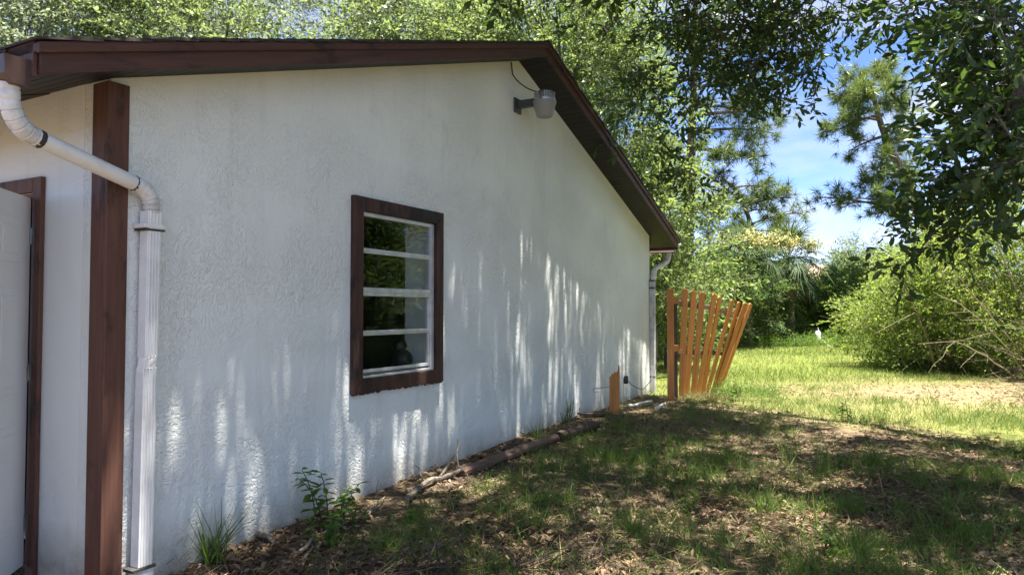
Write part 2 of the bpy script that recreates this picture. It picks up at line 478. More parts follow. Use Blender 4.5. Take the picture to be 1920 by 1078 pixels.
M['palm_dead'] = m_leaf('dead_palm_leaf', (.10, .075, .045), (.19, .15, .095), (.28, .24, .16), (.3, .24, .14), .2, .7, .1)
M['palm_bloom'] = m_leaf('cream_palm_bloom', (.42, .38, .14), (.56, .52, .22), (.68, .64, .34), (.6, .5, .2), .3, .8, .1)
M['grass'] = m_leaf('yard_grass', (.052, .105, .022), (.088, .150, .032), (.15, .20, .055), (.30, .42, .07), .38, .5, .3)
M['lawn'] = m_leaf('lawn_grass', (.070, .125, .026), (.108, .160, .038), (.175, .20, .066), (.46, .54, .12), .35, .6, .2)
M['dry_grass'] = m_leaf('dry_grass', (.20, .15, .07), (.31, .25, .12), (.42, .36, .2), (.4, .33, .16), .25, .8, .1)
M['weed'] = m_leaf('weed_leaf', (.045, .100, .018), (.075, .145, .026), (.12, .19, .035), (.3, .44, .05), .4, .5, .3)
M['litter'] = m_leaf('dead_oak_leaf', (.075, .043, .028), (.20, .13, .082), (.42, .32, .22), (.22, .13, .07), .12, .8, .15)
M['pink_wall'] = m_plain('pink_stucco', (.50, .33, .25), .8, 0, (.42, .27, .2), 2)
M['pink_roof'] = m_plain('pink_roof_tile', (.46, .27, .21), .8, 0, (.35, .2, .16), 10)
M['white_wall'] = m_plain('white_garden_wall', (.7, .7, .68), .7, 0, (.55, .55, .52), 3)

m, n, l, out = new_mat('window_glass')
lw = n.new('ShaderNodeLayerWeight'); lw.inputs['Blend'].default_value = .5
pw = n.new('ShaderNodeMath'); pw.operation = 'POWER'; pw.inputs[1].default_value = 4.0; l.new(lw.outputs['Facing'], pw.inputs[0])
fr = n.new('ShaderNodeMath'); fr.operation = 'MULTIPLY_ADD'; fr.inputs[1].default_value = .8; fr.inputs[2].default_value = .05; l.new(pw.outputs[0], fr.inputs[0])
gl = N(n, 'ShaderNodeBsdfGlossy', Roughness=.015)
gl.inputs['Color'].default_value = (.95, .97, .97, 1)
tb = n.new('ShaderNodeBsdfTransparent'); tb.inputs['Color'].default_value = (.86, .89, .88, 1)
bp = N(n, 'ShaderNodeBump'); bp.inputs['Strength'].default_value = .04; bp.inputs['Distance'].default_value = .01
l.new(noise(n, l, coords(n, l), 3.0, 2), bp.inputs['Height']); l.new(bp.outputs[0], gl.inputs['Normal'])
mx = n.new('ShaderNodeMixShader'); l.new(fr.outputs[0], mx.inputs[0]); l.new(tb.outputs[0], mx.inputs[1]); l.new(gl.outputs[0], mx.inputs[2])
l.new(mx.outputs[0], out.inputs['Surface']); M['glass'] = m

m, n, l, out = new_mat('frosted_lamp_lens')
p = N(n, 'ShaderNodeBsdfPrincipled', Roughness=.28); p.inputs['Base Color'].default_value = (.50, .51, .50, 1)
tr = N(n, 'ShaderNodeBsdfTranslucent'); tr.inputs['Color'].default_value = (.55, .55, .53, 1)
mx = n.new('ShaderNodeMixShader'); mx.inputs[0].default_value = .6
l.new(p.outputs[0], mx.inputs[1]); l.new(tr.outputs[0], mx.inputs[2]); l.new(mx.outputs[0], out.inputs['Surface']); M['lens'] = m

m, n, l, out = new_mat('yard_soil')
p = N(n, 'ShaderNodeBsdfPrincipled', Roughness=.95); p.inputs['Specular IOR Level'].default_value = .1
v = coords(n, l)
soil = ramp(n, l, noise(n, l, v, 30, 6, .7), [(.3, (.045, .032, .022)), (.55, (.11, .082, .055)), (.75, (.20, .155, .105))]).outputs['Color']
straw = ramp(n, l, noise(n, l, v, 24, 6, .7), [(.3, (.17, .125, .068)), (.6, (.31, .25, .145)), (.8, (.40, .34, .21))]).outputs['Color']
green = ramp(n, l, noise(n, l, v, 9, 8, .75), [(.3, (.07, .095, .022)), (.55, (.135, .155, .036)), (.75, (.20, .195, .065))]).outputs['Color']
ad = n.new('ShaderNodeAttribute'); ad.attribute_name = 'dry'
ag = n.new('ShaderNodeAttribute'); ag.attribute_name = 'green'
c = mixc(n, l, ad.outputs['Fac'], soil, straw)
c = mixc(n, l, ag.outputs['Fac'], c, green)
l.new(c, p.inputs['Base Color'])
b = N(n, 'ShaderNodeBump'); b.inputs['Strength'].default_value = .7; b.inputs['Distance'].default_value = .03
l.new(noise(n, l, v, 22, 6, .7), b.inputs['Height']); l.new(b.outputs[0], p.inputs['Normal'])
l.new(p.outputs[0], out.inputs['Surface']); M['soil'] = m

# ------------------------------------------------------------------ ground
def zones(x, y):
    """(dry straw, green) weights of the ground cover"""
    nz = fbm(x, y, .55)
    shade_edge = 10.6 - 1.32 * (np.asarray(x) - 2.3)          # where the oak's cover thins out
    lawn = smooth(-.9, 1.1, y - np.minimum(shade_edge, 10.4) - .4 + 2.2 * (nz - .5))
    bare = np.exp(-(((x - 8.6) / 4.2) ** 2 + ((y - 11.9) / 1.7) ** 2)) + .75 * np.exp(-(((x - 11.5) / 3.) ** 2 + ((y - 13.6) / 2.2) ** 2))
    bare = np.clip(1.25 * bare + .7 * (nz - .5), 0, 1)
    strawband = np.exp(-(((x - 5.4) / 3.4) ** 2 + ((y - 9.9) / 1.6) ** 2))
    dry = np.clip(strawband * .7 + .35 * bare + .25 * lawn * (1 - nz), 0, 1)
    green = np.clip(lawn * (1 - .92 * bare) * (1 - .35 * strawband), 0, 1)
    return dry, green, lawn, bare

def ground_sheet():
    xs = np.concatenate([np.linspace(-300, -14, 12), np.arange(-12, 26, .16), np.linspace(27, 300, 14)])
    ys = np.concatenate([np.linspace(-200, -8, 8), np.arange(-6, 42, .16), np.linspace(43, 400, 16)])
    X, Y = np.meshgrid(xs, ys)
    V = np.stack([X, Y, gz(X, Y)], -1).reshape(-1, 3)
    nx = len(xs); i = np.arange((len(ys) - 1) * (nx - 1)); r, c_ = i // (nx - 1), i % (nx - 1)
    a = r * nx + c_
    o = quads('ground', V, np.stack([a, a + 1, a + nx + 1, a + nx], -1), M['soil'], smooth_=True)
    d, g, lw, ba = zones(V[:, 0], V[:, 1])
    for nm, val in (('dry', d), ('green', g)):
        at_ = o.data.attributes.new(nm, 'FLOAT', 'POINT'); at_.data.foreach_set('value', val.astype(np.float32))
    tag(o, kind='structure')
ground_sheet()

# ------------------------------------------------------------------ house (local x along the gable, -y outward)
W = 0.32; OV = 0.53; MS = (HP - HE) / (WL / 2)
house = empty('house', (C0[0], C0[1], 0), math.pi / 2 - TH)
tag(house, 'white stucco house gable with brown roof trim and one window', 'house')
rake = lambda s: HP - MS * abs(s - WL / 2)
w0, w1, wz0, wz1 = 1.99, 3.0, .86, 2.19      # rough opening
T = .22; BZ = -.35
b = MB()
top = lambda s: rake(s) + .010
b.prism([(0, BZ), (w0, BZ), (w0, top(w0)), (0, top(0))], 0, T)
b.prism([(w0, BZ), (w1, BZ), (w1, wz0), (w0, wz0)], 0, T)
b.prism([(w0, wz1), (w1, wz1), (w1, top(w1)), (w0, top(w0))], 0, T)
b.prism([(w1, BZ), (WL, BZ), (WL, top(WL)), (WL / 2, top(WL / 2)), (w1, top(w1))], 0, T)
bm_w = b.build('gable_wall', M['stucco'], house)
# join the flush pieces so no inner faces are left
bmx = bmesh.new(); bmx.from_mesh(bm_w.data); bmesh.ops.remove_doubles(bmx, verts=bmx.verts, dist=1e-4)
kill = [f for f in bmx.faces if abs(f.normal.x) > .99 and .01 < f.calc_center_median().x < WL - .01 and not (wz0 + .01 < f.calc_center_median().z < wz1 - .01 and min(abs(f.calc_center_median().x - w0), abs(f.calc_center_median().x - w1)) < .01)]
bmesh.ops.delete(bmx, geom=kill, context='FACES'); bmx.to_mesh(bm_w.data); bmx.free()
DEPTH = 8.0
dy0, dy1, dz1 = .67, 1.60, 2.07             # door opening in the side wall
b = MB()
b.box((0, T + .003, BZ), (T, dy0, HE + .02)); b.box((0, dy0, dz1), (T, dy1, HE + .02)); b.box((0, dy1, BZ), (T, DEPTH, HE + .02))
b.build('side_wall', M['stucco_smooth'], house)
b = MB(); b.box((WL - T, T + .003, BZ), (WL, DEPTH - .2, HE + .02)); b.build('far_side_wall', M['stucco_smooth'], house)
b = MB(); b.prism([(0, BZ), (WL, BZ), (WL, top(WL)), (WL / 2, top(WL / 2)), (0, top(0))], DEPTH + .003, DEPTH + .2); b.build('back_wall', M['stucco_smooth'], house)
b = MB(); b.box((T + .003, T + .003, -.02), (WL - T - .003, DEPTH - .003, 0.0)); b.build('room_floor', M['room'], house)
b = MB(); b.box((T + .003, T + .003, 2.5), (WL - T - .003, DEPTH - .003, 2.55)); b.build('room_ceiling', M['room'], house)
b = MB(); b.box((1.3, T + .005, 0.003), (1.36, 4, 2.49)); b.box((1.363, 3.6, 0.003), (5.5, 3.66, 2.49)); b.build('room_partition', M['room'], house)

# corner boards
b = MB(); b.box((-.026, -.028, BZ), (.092, -.003, HE - .01)); b.box((-.026, -.003, BZ), (-.003, .112, HE - .01))
b.build('corner_board', M['brown_v'], house, .004)

# roof slabs, rake and eave boards
Tt = .045
def slope_pts(s0, s1, up=0.0):
    return [(s0, rake(s0) + up), (s1, rake(s1) + up)]
FH = .100
def rake_prism(side, zlo, zhi, y0, y1, name, mat, s_end=OV, bev=.003):
    s0, s1 = (-s_end, WL / 2) if side < 0 else (WL / 2, WL + s_end)
    bb = MB(); bb.prism([(s0, rake(s0) + zlo), (s1, rake(s1) + zlo), (s1, rake(s1) + zhi), (s0, rake(s0) + zhi)], y0, y1)
    return bb.build(name, mat, house, bev)
roofs = {}
for sd in (-1, 1):
    rake_prism(sd, .0, FH, -W - .022, -W, 'rake_board', M['brown_rake_up' if sd < 0 else 'brown_rake_down'])
    rake_prism(sd, FH + .001, FH + .040, -W - .045, DEPTH + .5, 'roof', M['brown_h'], OV + .02, 0)
    f = rake_prism(sd, FH - .008, FH + .038, -W - .046, -W - .0225, 'drip_board', M['brown_rake_up' if sd < 0 else 'brown_rake_down'], OV + .021)
# soffit under the rakes: narrow boards across the overhang, each its own piece
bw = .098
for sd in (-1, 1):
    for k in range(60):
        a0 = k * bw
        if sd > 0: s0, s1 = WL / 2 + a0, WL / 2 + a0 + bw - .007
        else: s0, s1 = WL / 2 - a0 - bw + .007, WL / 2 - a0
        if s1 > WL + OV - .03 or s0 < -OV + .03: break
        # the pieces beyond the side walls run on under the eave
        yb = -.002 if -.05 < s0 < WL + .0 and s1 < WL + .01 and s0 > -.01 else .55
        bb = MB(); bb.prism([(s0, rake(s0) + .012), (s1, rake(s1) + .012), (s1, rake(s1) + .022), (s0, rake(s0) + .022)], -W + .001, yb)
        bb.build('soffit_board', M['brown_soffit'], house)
for sd in (-1, 1):
    rake_prism(sd, .0235, .03, -W + .002, -.001, 'soffit_backing', M['black'], OV - .01, 0)
# eave boards and side soffits
for s_, sg in ((-OV, -1), (WL + OV, 1)):
    zb = rake(s_) - .012
    b = MB(); b.box((min(s_, s_ + .02 * sg), -W + .002, zb), (max(s_, s_ + .02 * sg), DEPTH + .4, zb + .16)); b.build('eave_board', M['brown_h'], house, .003)
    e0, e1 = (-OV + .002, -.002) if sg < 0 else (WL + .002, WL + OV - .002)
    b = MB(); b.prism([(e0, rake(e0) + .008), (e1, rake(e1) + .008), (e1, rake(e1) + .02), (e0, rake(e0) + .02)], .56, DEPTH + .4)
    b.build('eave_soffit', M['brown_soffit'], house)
b = MB(); b.box((WL + .004, -.02, HE - .14), (WL + .03, .5, HE - .01)); b.build('frieze_board', M['brown_h'], house, .002)
# shingle courses showing along the rake edges
sh0 = None
for sd in (-1, 1):
    k = 0; ang = math.atan(MS)
    while True:
        a = .14 * k
        ln = (WL / 2 + OV + .03) / math.cos(ang)
        if a > ln - .13: break
        s_ = WL / 2 + sd * min(a + .12, ln - .15) * math.cos(ang)
        if sh0 is None:
            sh0 = MB().box((-.155, -.16, -.004), (.155, .16, .006)).build('shingle', M['shingle'], house, 0); o = sh0
        else:
            o = sh0.copy(); COL.objects.link(o); o.parent = house
        o.location = (s_, -W - .055 + .16 + random.uniform(-.006, .007), rake(s_) + FH + .050 + random.uniform(-.001, .003))
        o.rotation_euler = (random.uniform(-.01, .01), sd * (ang - .045), random.uniform(-.01, .01))
        k += 1
for sd in (-1, 1):     # the rest of the roof covering, past the edge pieces
    rake_prism(sd, FH + .041, FH + .052, -W + .21, DEPTH + .48, 'roof_covering', M['shingle'], OV + .03, 0)
tag(MB().prism([(WL / 2 - .13, rake(WL / 2 - .13) + FH + .068), (WL / 2, HP + FH + .072), (WL / 2 + .13, rake(WL / 2 + .13) + FH + .068), (WL / 2, HP + FH + .080)], -W - .05, DEPTH + .48).build('ridge_cap', M['shingle'], house))

# left gutter with end cap
zg = rake(-OV)
prof = [(-OV - .022, zg - .06), (-OV - .09, zg - .06), (-OV - .125, zg - .02), (-OV - .13, zg + .06), (-OV - .118, zg + .06), (-OV - .112, zg - .012), (-OV - .086, zg - .048), (-OV - .024, zg - .048)]
g = MB().prism(prof, -W + .02, DEPTH).build('gutter', M['brown_metal'], house, .002)
MB().prism([prof[0], prof[1], prof[2], prof[3], (-OV - .022, zg + .06)], -W + .015, -W + .02).build('end_cap', M['brown_metal'], g)
zg = rake(WL + OV); q = WL + OV
prof = [(q + .022, zg - .06), (q + .09, zg - .06), (q + .125, zg - .02), (q + .13, zg + .06), (q + .118, zg + .06), (q + .112, zg - .012), (q + .086, zg - .048), (q + .024, zg - .048)]
g = MB().prism(prof, -W + .06, DEPTH).build('gutter', M['brown_metal'], house, .002)
MB().prism([prof[0], prof[1], prof[2], prof[3], (q + .022, zg + .06)], -W + .055, -W + .06).build('end_cap', M['brown_metal'], g)

def arc(p0, p1, p2, k=7):
    p0, p1, p2 = [np.array(p, float) for p in (p0, p1, p2)]
    return [(1 - t) ** 2 * p0 + 2 * t * (1 - t) * p1 + t * t * p2 for t in np.linspace(0, 1, k)]
def ribbed(pts, r, mat, parent, name='elbow'):
    """crimped elbow: many short rings"""
    P = [np.array(p, float) for p in pts]; Q = []; R = []
    for i in range(len(P) - 1):
        for t, rr in ((0, r), (.35, r * 1.02), (.5, r * .91), (.65, r * 1.02)):
            Q.append(P[i] * (1 - t) + P[i + 1] * t); R.append(rr)
    Q.append(P[-1]); R.append(r)
    return MB().tube(Q, R, 10).build(name, mat, parent, 0, True)
def pipe_rect(p0, p1, w, d, mat, parent, name='pipe', ribs=True):
    """rectangular fluted downpipe from p0 to p1"""
    p0, p1 = np.array(p0, float), np.array(p1, float)
    bb = MB(); c = (p0 + p1) / 2; t = (p1 - p0) / 2
    bb.obox(c, (w / 2, 0, 0), (0, d / 2, 0), t)
    if ribs:
        for k in (-.32, -.11, .11, .32):
            bb.obox(c + np.array((k * w, -d / 2 - .002, 0)), (w * .055, 0, 0), (0, .0035, 0), t * .998)
        for k in (-.25, .0, .25):
            bb.obox(c + np.array((w / 2 + .002, k * d, 0)), (.003, 0, 0), (0, d * .07, 0), t * .998)
    return bb.build(name, mat, parent, .003)
# near downspout: from the gutter across the corner and down the gable wall
ds = empty('downspout'); ds.parent = house
pA = np.array((-.60, -.22, 2.36)); pB = np.array((-.60, -.20, 2.24)); pC = np.array((-.47, -.18, 2.175)); pD = np.array((.12, -.085, 2.075)); pE = np.array((.205, -.075, 1.98))
pA2 = arc((-.60, -.23, 2.40), (-.60, -.21, 2.215), (-.45, -.18, 2.19), 8)
ribbed(pA2, .043, M['white_old'], ds)
pdiag = [np.array((-.455, -.182, 2.192)), np.array((.085, -.085, 2.075))]
MB().tube(pdiag, .040, 12).build('pipe', M['white_metal'], ds, 0, True)
MB().tube([pdiag[0] - (pdiag[1] - pdiag[0]) * .01, pdiag[0] + (pdiag[1] - pdiag[0]) * .035], .0435, 12).build('sealant_band', M['caulk'], ds, 0, True)
MB().tube([pdiag[1] - (pdiag[1] - pdiag[0]) * .012, pdiag[1] + (pdiag[1] - pdiag[0]) * .012], .0425, 12).build('sealant_band', M['caulk'], ds, 0, True)
ribbed(arc((.085, -.085, 2.075), (.205, -.07, 2.06), (.205, -.065, 1.93), 8), .043, M['white_old'], ds)
pipe_rect((.205, -.062, 1.94), (.205, -.060, 1.84), .088, .072, M['white_metal'], ds)
MB().box((.145, -.1, 1.832), (.262, -.003, 1.842)).build('strap', M['caulk'], ds)
MB().box((.135, -.103, 1.845), (.258, -.002, 1.868)).build('strap', M['white_metal'], ds, .002)
pipe_rect((.203, -.060, 1.832), (.198, -.060, 1.145), .082, .068, M['white_metal'], ds)
MB().obox((.19, -.066, 1.115), (.040, 0, .012), (0, .030, .004), (.005, 0, .045)).obox((.206, -.078, 1.13), (.028, 0, .022), (0, .02, 0), (0, 0, .02)).build('dent', M['white_metal'], ds, .008)
pipe_rect((.190, -.062, 1.09), (.178, -.062, .035), .082, .068, M['white_metal'], ds)
MB().box((.10, -.104, .02), (.235, -.02, .034)).build('strap', M['caulk'], ds)
MB().box((.132, -.100, -.12), (.228, -.02, .02)).build('drain_adapter', M['white_old'], ds, .004)
# far downspout at the other corner
dsf = empty('downspout'); dsf.parent = house
tag(dsf, 'weathered pale downspout at the far corner of the wall')
q0 = np.array((WL + OV + .06, -.16, rake(WL + OV) - .06))
ribbed(arc(q0, q0 + (0, 0, -.13), q0 + (-.12, .02, -.17), 5), .042, M['white_old'], dsf)
MB().tube([q0 + (-.12, .02, -.17), (WL + .10, -.07, HE - .53)], .040, 10).build('pipe', M['white_old'], dsf, 0, True)
ribbed(arc((WL + .10, -.07, HE - .53), (WL + .02, -.06, HE - .58), (WL + .02, -.06, HE - .72), 5), .044, M['white_old'], dsf)
pipe_rect((WL + .02, -.045, HE - .72), (WL + .02, -.045, .06), .085, .07, M['white_old'], dsf)
for z in (HE - .74, HE - .86, .3):
    MB().box((WL - .03, -.085, z), (WL + .07, -.002, z + .022)).build('strap', M['caulk'], dsf)

# window
win = empty('window'); win.parent = house
to0, to1, tz0, tz1 = 1.885, 3.085, .765, 2.275; tw_ = .108
for nm, poly in (('trim', [(to0, tz0), (to0 + tw_, tz0 + tw_), (to0 + tw_, tz1 - tw_), (to0, tz1)]), ('trim', [(to1, tz0), (to1, tz1), (to1 - tw_, tz1 - tw_), (to1 - tw_, tz0 + tw_)]),
                 ('trim', [(to0, tz1), (to0 + tw_, tz1 - tw_), (to1 - tw_, tz1 - tw_), (to1, tz1)]), ('trim', [(to0, tz0), (to1, tz0), (to1 - tw_, tz0 + tw_), (to0 + tw_, tz0 + tw_)])):
    MB().prism(poly, -.042, -.002).build(nm, M['brown_trim'], win, .005)
i0, i1 = to0 + tw_ + .004, to1 - tw_ - .004
zb0, zt = tz0 + tw_ + .004, tz1 - tw_ - .004
fy0, fy1 = -.012, .045
MB().box((i0, fy0, zb0), (i0 + .028, fy1, zt)).box((i1 - .042, fy0, zb0), (i1, fy1, zt)).box((i0 + .028, fy0, zt - .03), (i1 - .042, fy1, zt)).box((i0 + .028, fy0 - .008, zb0), (i1 - .042, fy1 + .01, zb0 + .018)).build('frame', M['alu'], win, .002)
bars = [1.865, 1.545, 1.222]
for z, hh, yy in ((bars[0], .020, 0), (bars[1], .033, -.006), (bars[2], .020, .006)):
    MB().box((i0 + .0285, yy - .002, z - hh), (i1 - .0425, yy + .03, z + hh)).box((i0 + .0285, yy - .008, z - .004), (i1 - .0425, yy - .002, z + hh * .8)).build('glazing_bar', M['alu'], win, .002)
zsill = .915
MB().box((i0 + .0285, .004, zsill), (i1 - .0425, .034, zsill + .024)).build('sash_rail', M['alu'], win, .002)
MB().box((i1 - .062, .004, zsill + .025), (i1 - .0425, .034, bars[1] - .034)).build('sash_stile', M['alu'], win, .002)
zs = [zsill + .0245] + [bars[2] - .0205, bars[2] + .0205, bars[1] - .0335, bars[1] + .0335, bars[0] - .0205, bars[0] + .0205, zt - .0305]
for k in range(0, 8, 2):
    yy = .020 if k < 4 else .016
    xr = i1 - .0625 if k < 4 else i1 - .043
    MB().box((i0 + .029, yy, zs[k]), (xr, yy + .004, zs[k + 1])).build('pane', M['glass'], win)
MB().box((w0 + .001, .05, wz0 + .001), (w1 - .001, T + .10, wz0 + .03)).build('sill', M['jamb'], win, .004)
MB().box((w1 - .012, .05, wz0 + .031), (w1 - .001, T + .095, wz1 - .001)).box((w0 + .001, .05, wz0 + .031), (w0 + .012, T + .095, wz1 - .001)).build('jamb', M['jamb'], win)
g_ = MB()
for k in range(70):   # wasp-nest dirt and moss crumbs under the sill trim
    x = random.uniform(to0 + .02, to1 - .02); r = random.uniform(.004, .011)
    g_.obox((x, -.02 + random.uniform(-.016, .014), tz0 - r * .3), (r, 0, r * .3), (0, r, 0), (0, r * .2, r * .7))
tag(g_.build('crumbs', M['stick_dark'], win), kind='stuff')

# ornament behind the lowest pane
orn = empty('ornament', (0, 0, 0))
orn.parent = None
c_, s_ = math.cos(math.pi / 2 - TH), math.sin(math.pi / 2 - TH)
def h2w(x, y, z): return (C0[0] + x * c_ - y * s_, C0[1] + x * s_ + y * c_, z)
orn.location = h2w(2.775, .19, wz0 + .031); orn.rotation_euler = (0, 0, math.pi / 2 - TH)
tag(orn, 'dark rounded ornament standing inside behind the bottom window pane', 'ornament')
MB().lathe([(.04, 0), (.07, .012), (.095, .05), (.098, .09), (.08, .135), (.05, .16)], (0, 0, 0), 20).build('body', M['black'], orn, 0, True)
MB().lathe([(.03, .150), (.06, .175), (.068, .205), (.055, .235), (.02, .25)], (-.035, 0, 0), 18).build('head', M['black'], orn, 0, True)
MB().tube([(.05, 0, .09), (.095, 0, .105), (.125, 0, .10)], [.022, .014, .006], 8).build('spout', M['black'], orn, 0, True)

# door in the side wall
dr = empty('door'); dr.parent = house
fb = MB()
fb.box((-.028, dy0 - .085, BZ), (-.003, dy0 - .002, dz1 + .085)); fb.box((-.028, dy1 + .002, BZ), (-.003, dy1 + .085, dz1 + .085)); fb.box((-.028, dy0 - .001, dz1 + .002), (-.003, dy1 + .001, dz1 + .085))
fb.build('casing', M['brown_v'], dr, .003)
MB().box((-.002, dy0 + .001, BZ), (T, dy0 + .022, dz1 - .001)).box((-.002, dy1 - .022, BZ), (T, dy1 - .001, dz1 - .001)).box((-.002, dy0 + .022, dz1 - .022), (T, dy1 - .022, dz1 - .001)).build('jamb', M['brown_v'], dr)
leaf = empty('door_leaf'); leaf.parent = dr
leaf.location = (-.05, dy0 + .012, 0); leaf.rotation_euler = (0, 0, math.atan2(-.656, -.754))
LW, LH, LB = .90, 2.035, -.02
MB().box((0, -.022, LB), (LW, .022, LH)).build('slab', M['white_door'], leaf, .003)
for px_ in (.12, .51):
    for z0_, z1_ in ((.20, .78), (.95, 1.52), (1.66, 1.90)):
        for sg in (-1, 1):
            y0_, y1_ = sorted((sg * .0225, sg * .027))
            bb = MB().box((px_, y0_, z0_), (px_ + .27, y1_, z1_))
            y0_, y1_ = sorted((sg * .0275, sg * .032))
            bb.box((px_ + .045, y0_, z0_ + .045), (px_ + .225, y1_, z1_ - .045))
            bb.build('door_panel', M['white_door'], dr, .004).parent = dr
            bpy.context.view_layer.objects.active = None
for o in [o for o in dr.children if o.name.startswith('door_panel')]:
    o.location = leaf.location; o.rotation_euler = leaf.rotation_euler
for o in list(leaf.children):
    o.parent = dr; o.location = leaf.location; o.rotation_euler = leaf.rotation_euler; o.name = 'leaf'
bpy.data.objects.remove(leaf)
for z in (1.82, 1.05, .22):
    MB().tube([(-.046, dy0 - .003, z - .045), (-.046, dy0 - .003, z + .045)], .009, 8).box((-.034, dy0 - .03, z - .045), (-.029, dy0 - .004, z + .045)).build('hinge', M['steel'], dr, 0)

# security light on the gable
lamp = empty('security_light', h2w(4.55, 0, 3.62), math.pi / 2 - TH)
tag(lamp, 'barn style security light with frosted lens on the gable wall', 'wall light')
MB().box((-.075, -.022, -.075), (.075, -.002, .085)).build('mount_plate', M['grey_metal'], lamp, .006)
arm = MB(); arm.obox((.0, -.14, .015), (.035, 0, 0), (0, .12, 0), (0, 0, .04)); arm.build('arm', M['grey_metal'], lamp, .008)
lc = (.0, -.34, 0)
cap = MB().lathe([(.055, .118), (.082, .114), (.096, .10), (.110, .035), (.119, .028), (.119, .012)], lc, 28)
for k in range(28):
    a = 2 * math.pi * k / 28
    cap.obox((lc[0] + .106 * math.cos(a), lc[1] + .106 * math.sin(a), .066), (.006 * math.cos(a), .006 * math.sin(a), 0), (-.0035 * math.sin(a), .0035 * math.cos(a), 0), (0, 0, .034))
cap.build('cap', M['zinc'], lamp, 0, True)
MB().lathe([(.118, .011), (.128, .004), (.126, -.008), (.108, -.075), (.086, -.150), (.080, -.158), (.06, -.162), (.03, -.163)], lc, 28).build('lens', M['lens'], lamp, 0, True)
MB().lathe([(.018, .14), (.034, .125), (.034, .12)], lc, 14).build('photocell', M['grey_metal'], lamp, 0, True)
MB().tube(arc((-.03, -.29, .11), (-.06, -.10, .16), (-.11, -.012, .32), 7) + [(-.13, -.010, .40), (-.14, -.010, .45)], .0065, 6).build('cable', M['black'], lamp, 0, True)

# ------------------------------------------------------------------ small things along the wall
def n_off(s, off, z): return np.array(h2w(s, -off, z))
st = on_ground(1152, 776)
v_ = MB()
jag = [(-.066, 0), (.066, 0), (.066, .60), (.060, .70), (.052, .705), (.046, .635), (.03, .615), (.016, .60), (.002, .622), (-.014, .585), (-.034, .60), (-.048, .565), (-.066, .55)]
v_.prism([(x, z - .06) for x, z in jag], -.017, .017)
o = v_.build('broken_fence_board', M['cedar'], None, .002, loc=(st[0], st[1], st[2])); o.rotation_euler = (0, .01, .12)
tag(o, 'short orange stained fence board snapped off with a jagged top beside the wall', 'fence board')
o = MB().tube([(0, 0, 0), (-.09, .0, -.004), (-.17, .0, -.015)] + [(-.20 - .028 * math.sin(a), 0, -.043 + .028 * math.cos(a)) for a in np.linspace(0, 4.0, 8)], .006, 6).build('bent_rod', M['steel'], None, 0, True, loc=(st[0] - .05, st[1] - .025, st[2] + .36))
tag(o, 'thin bent metal hook sticking out from the broken fence board', 'hook')
p0 = n_off(7.93, .0, .36)
o = empty('wall_tap', p0, math.pi / 2 - TH); tag(o, 'small black wall fitting low on the white wall', 'fitting')
MB().lathe([(.03, -.05), (.034, -.03), (.034, .05), (.02, .07)], (0, -.035, 0), 12).build('body', M['black'], o, 0, True)
MB().tube([(0, -.001, 0), (0, -.03, 0)], .018, 8).build('stem', M['black'], o, 0, True)
cb = [n_off(7.95, .05, .36), n_off(8.15, .05, .27), n_off(8.42, .07, .19), n_off(8.6, .09, .17), n_off(8.85, .09, .24), n_off(9.1, .1, .38), n_off(9.24, .11, .62), n_off(9.28, .1, 1.1)]
o = MB().tube(cb, .006, 5).build('loose_cable', M['black'], None, 0, True); tag(o, 'thin dark cable drooping along the wall towards the downspout', 'cable')
a, b_ = on_ground(1086, 783), on_ground(1140, 781)
a[2] += .05; b_[2] += .04
d = unit(b_ - a)
o = empty('loose_plank', (0, 0, 0)); tag(o, 'thin dark weathered plank lying at the foot of the broken board', 'plank')
MB().obox((a + b_) / 2, (b_ - a) / 2, np.cross(d, (0, 0, 1)) * .045, (0, 0, .011)).build('board', M['old_wood'], o, .002)
MB().tube([a + (0.01, 0, 0), a + (.005, 0, .075)], .004, 5).build('nail', M['stick_dark'], o)
# landscape timbers at the foot of the wall
def timber(pa, pb, r, mat, label):
    pa, pb = np.array(pa, float), np.array(pb, float)
    L_ = np.linalg.norm(pb - pa); k = 14
    bb = MB(); pts = [(0, L_ * i / k, .006 * math.sin(i * 1.7)) for i in range(k + 1)]
    bb.tube(pts, [r * (1 + .05 * math.sin(i * 2.3)) * (.93 if i in (0, k) else 1) for i in range(k + 1)], 10, .8)
    o = bb.build('landscape_timber', mat, None, 0, True, loc=pa)
    dd = pb - pa
    o.rotation_euler = (math.asin(dd[2] / L_), 0, math.atan2(-dd[0], dd[1]))
    return tag(o, label, 'timber')
t0 = on_ground(880, 893); t1 = on_ground(1050, 832); t2 = on_ground(1118, 807)
t0[2] += .03; t1[2] += .06; t2[2] += .06
timber(t0 + (-.08, .0, 0), t1 + (-.05, .05, 0), .060, M['timber'], 'long red brown timber lying along the foot of the wall')
timber(t1 + (.0, .08, 0.01), t2 + (0, .05, 0), .060, M['timber_dark'], 'short dark rounded timber lying at the end of the red brown one')
def wiggle(p0, p1, n_, amp, rng, sag=0):
    p0, p1 = np.array(p0, float), np.array(p1, float); out_ = []
    for i in range(n_ + 1):
        t = i / n_; out_.append(p0 * (1 - t) + p1 * t + rng.normal(size=3) * amp * (0 if i in (0, n_) else 1) + np.array((0, 0, -sag * 4 * t * (1 - t))))
    return out_
srng = np.random.default_rng(5)
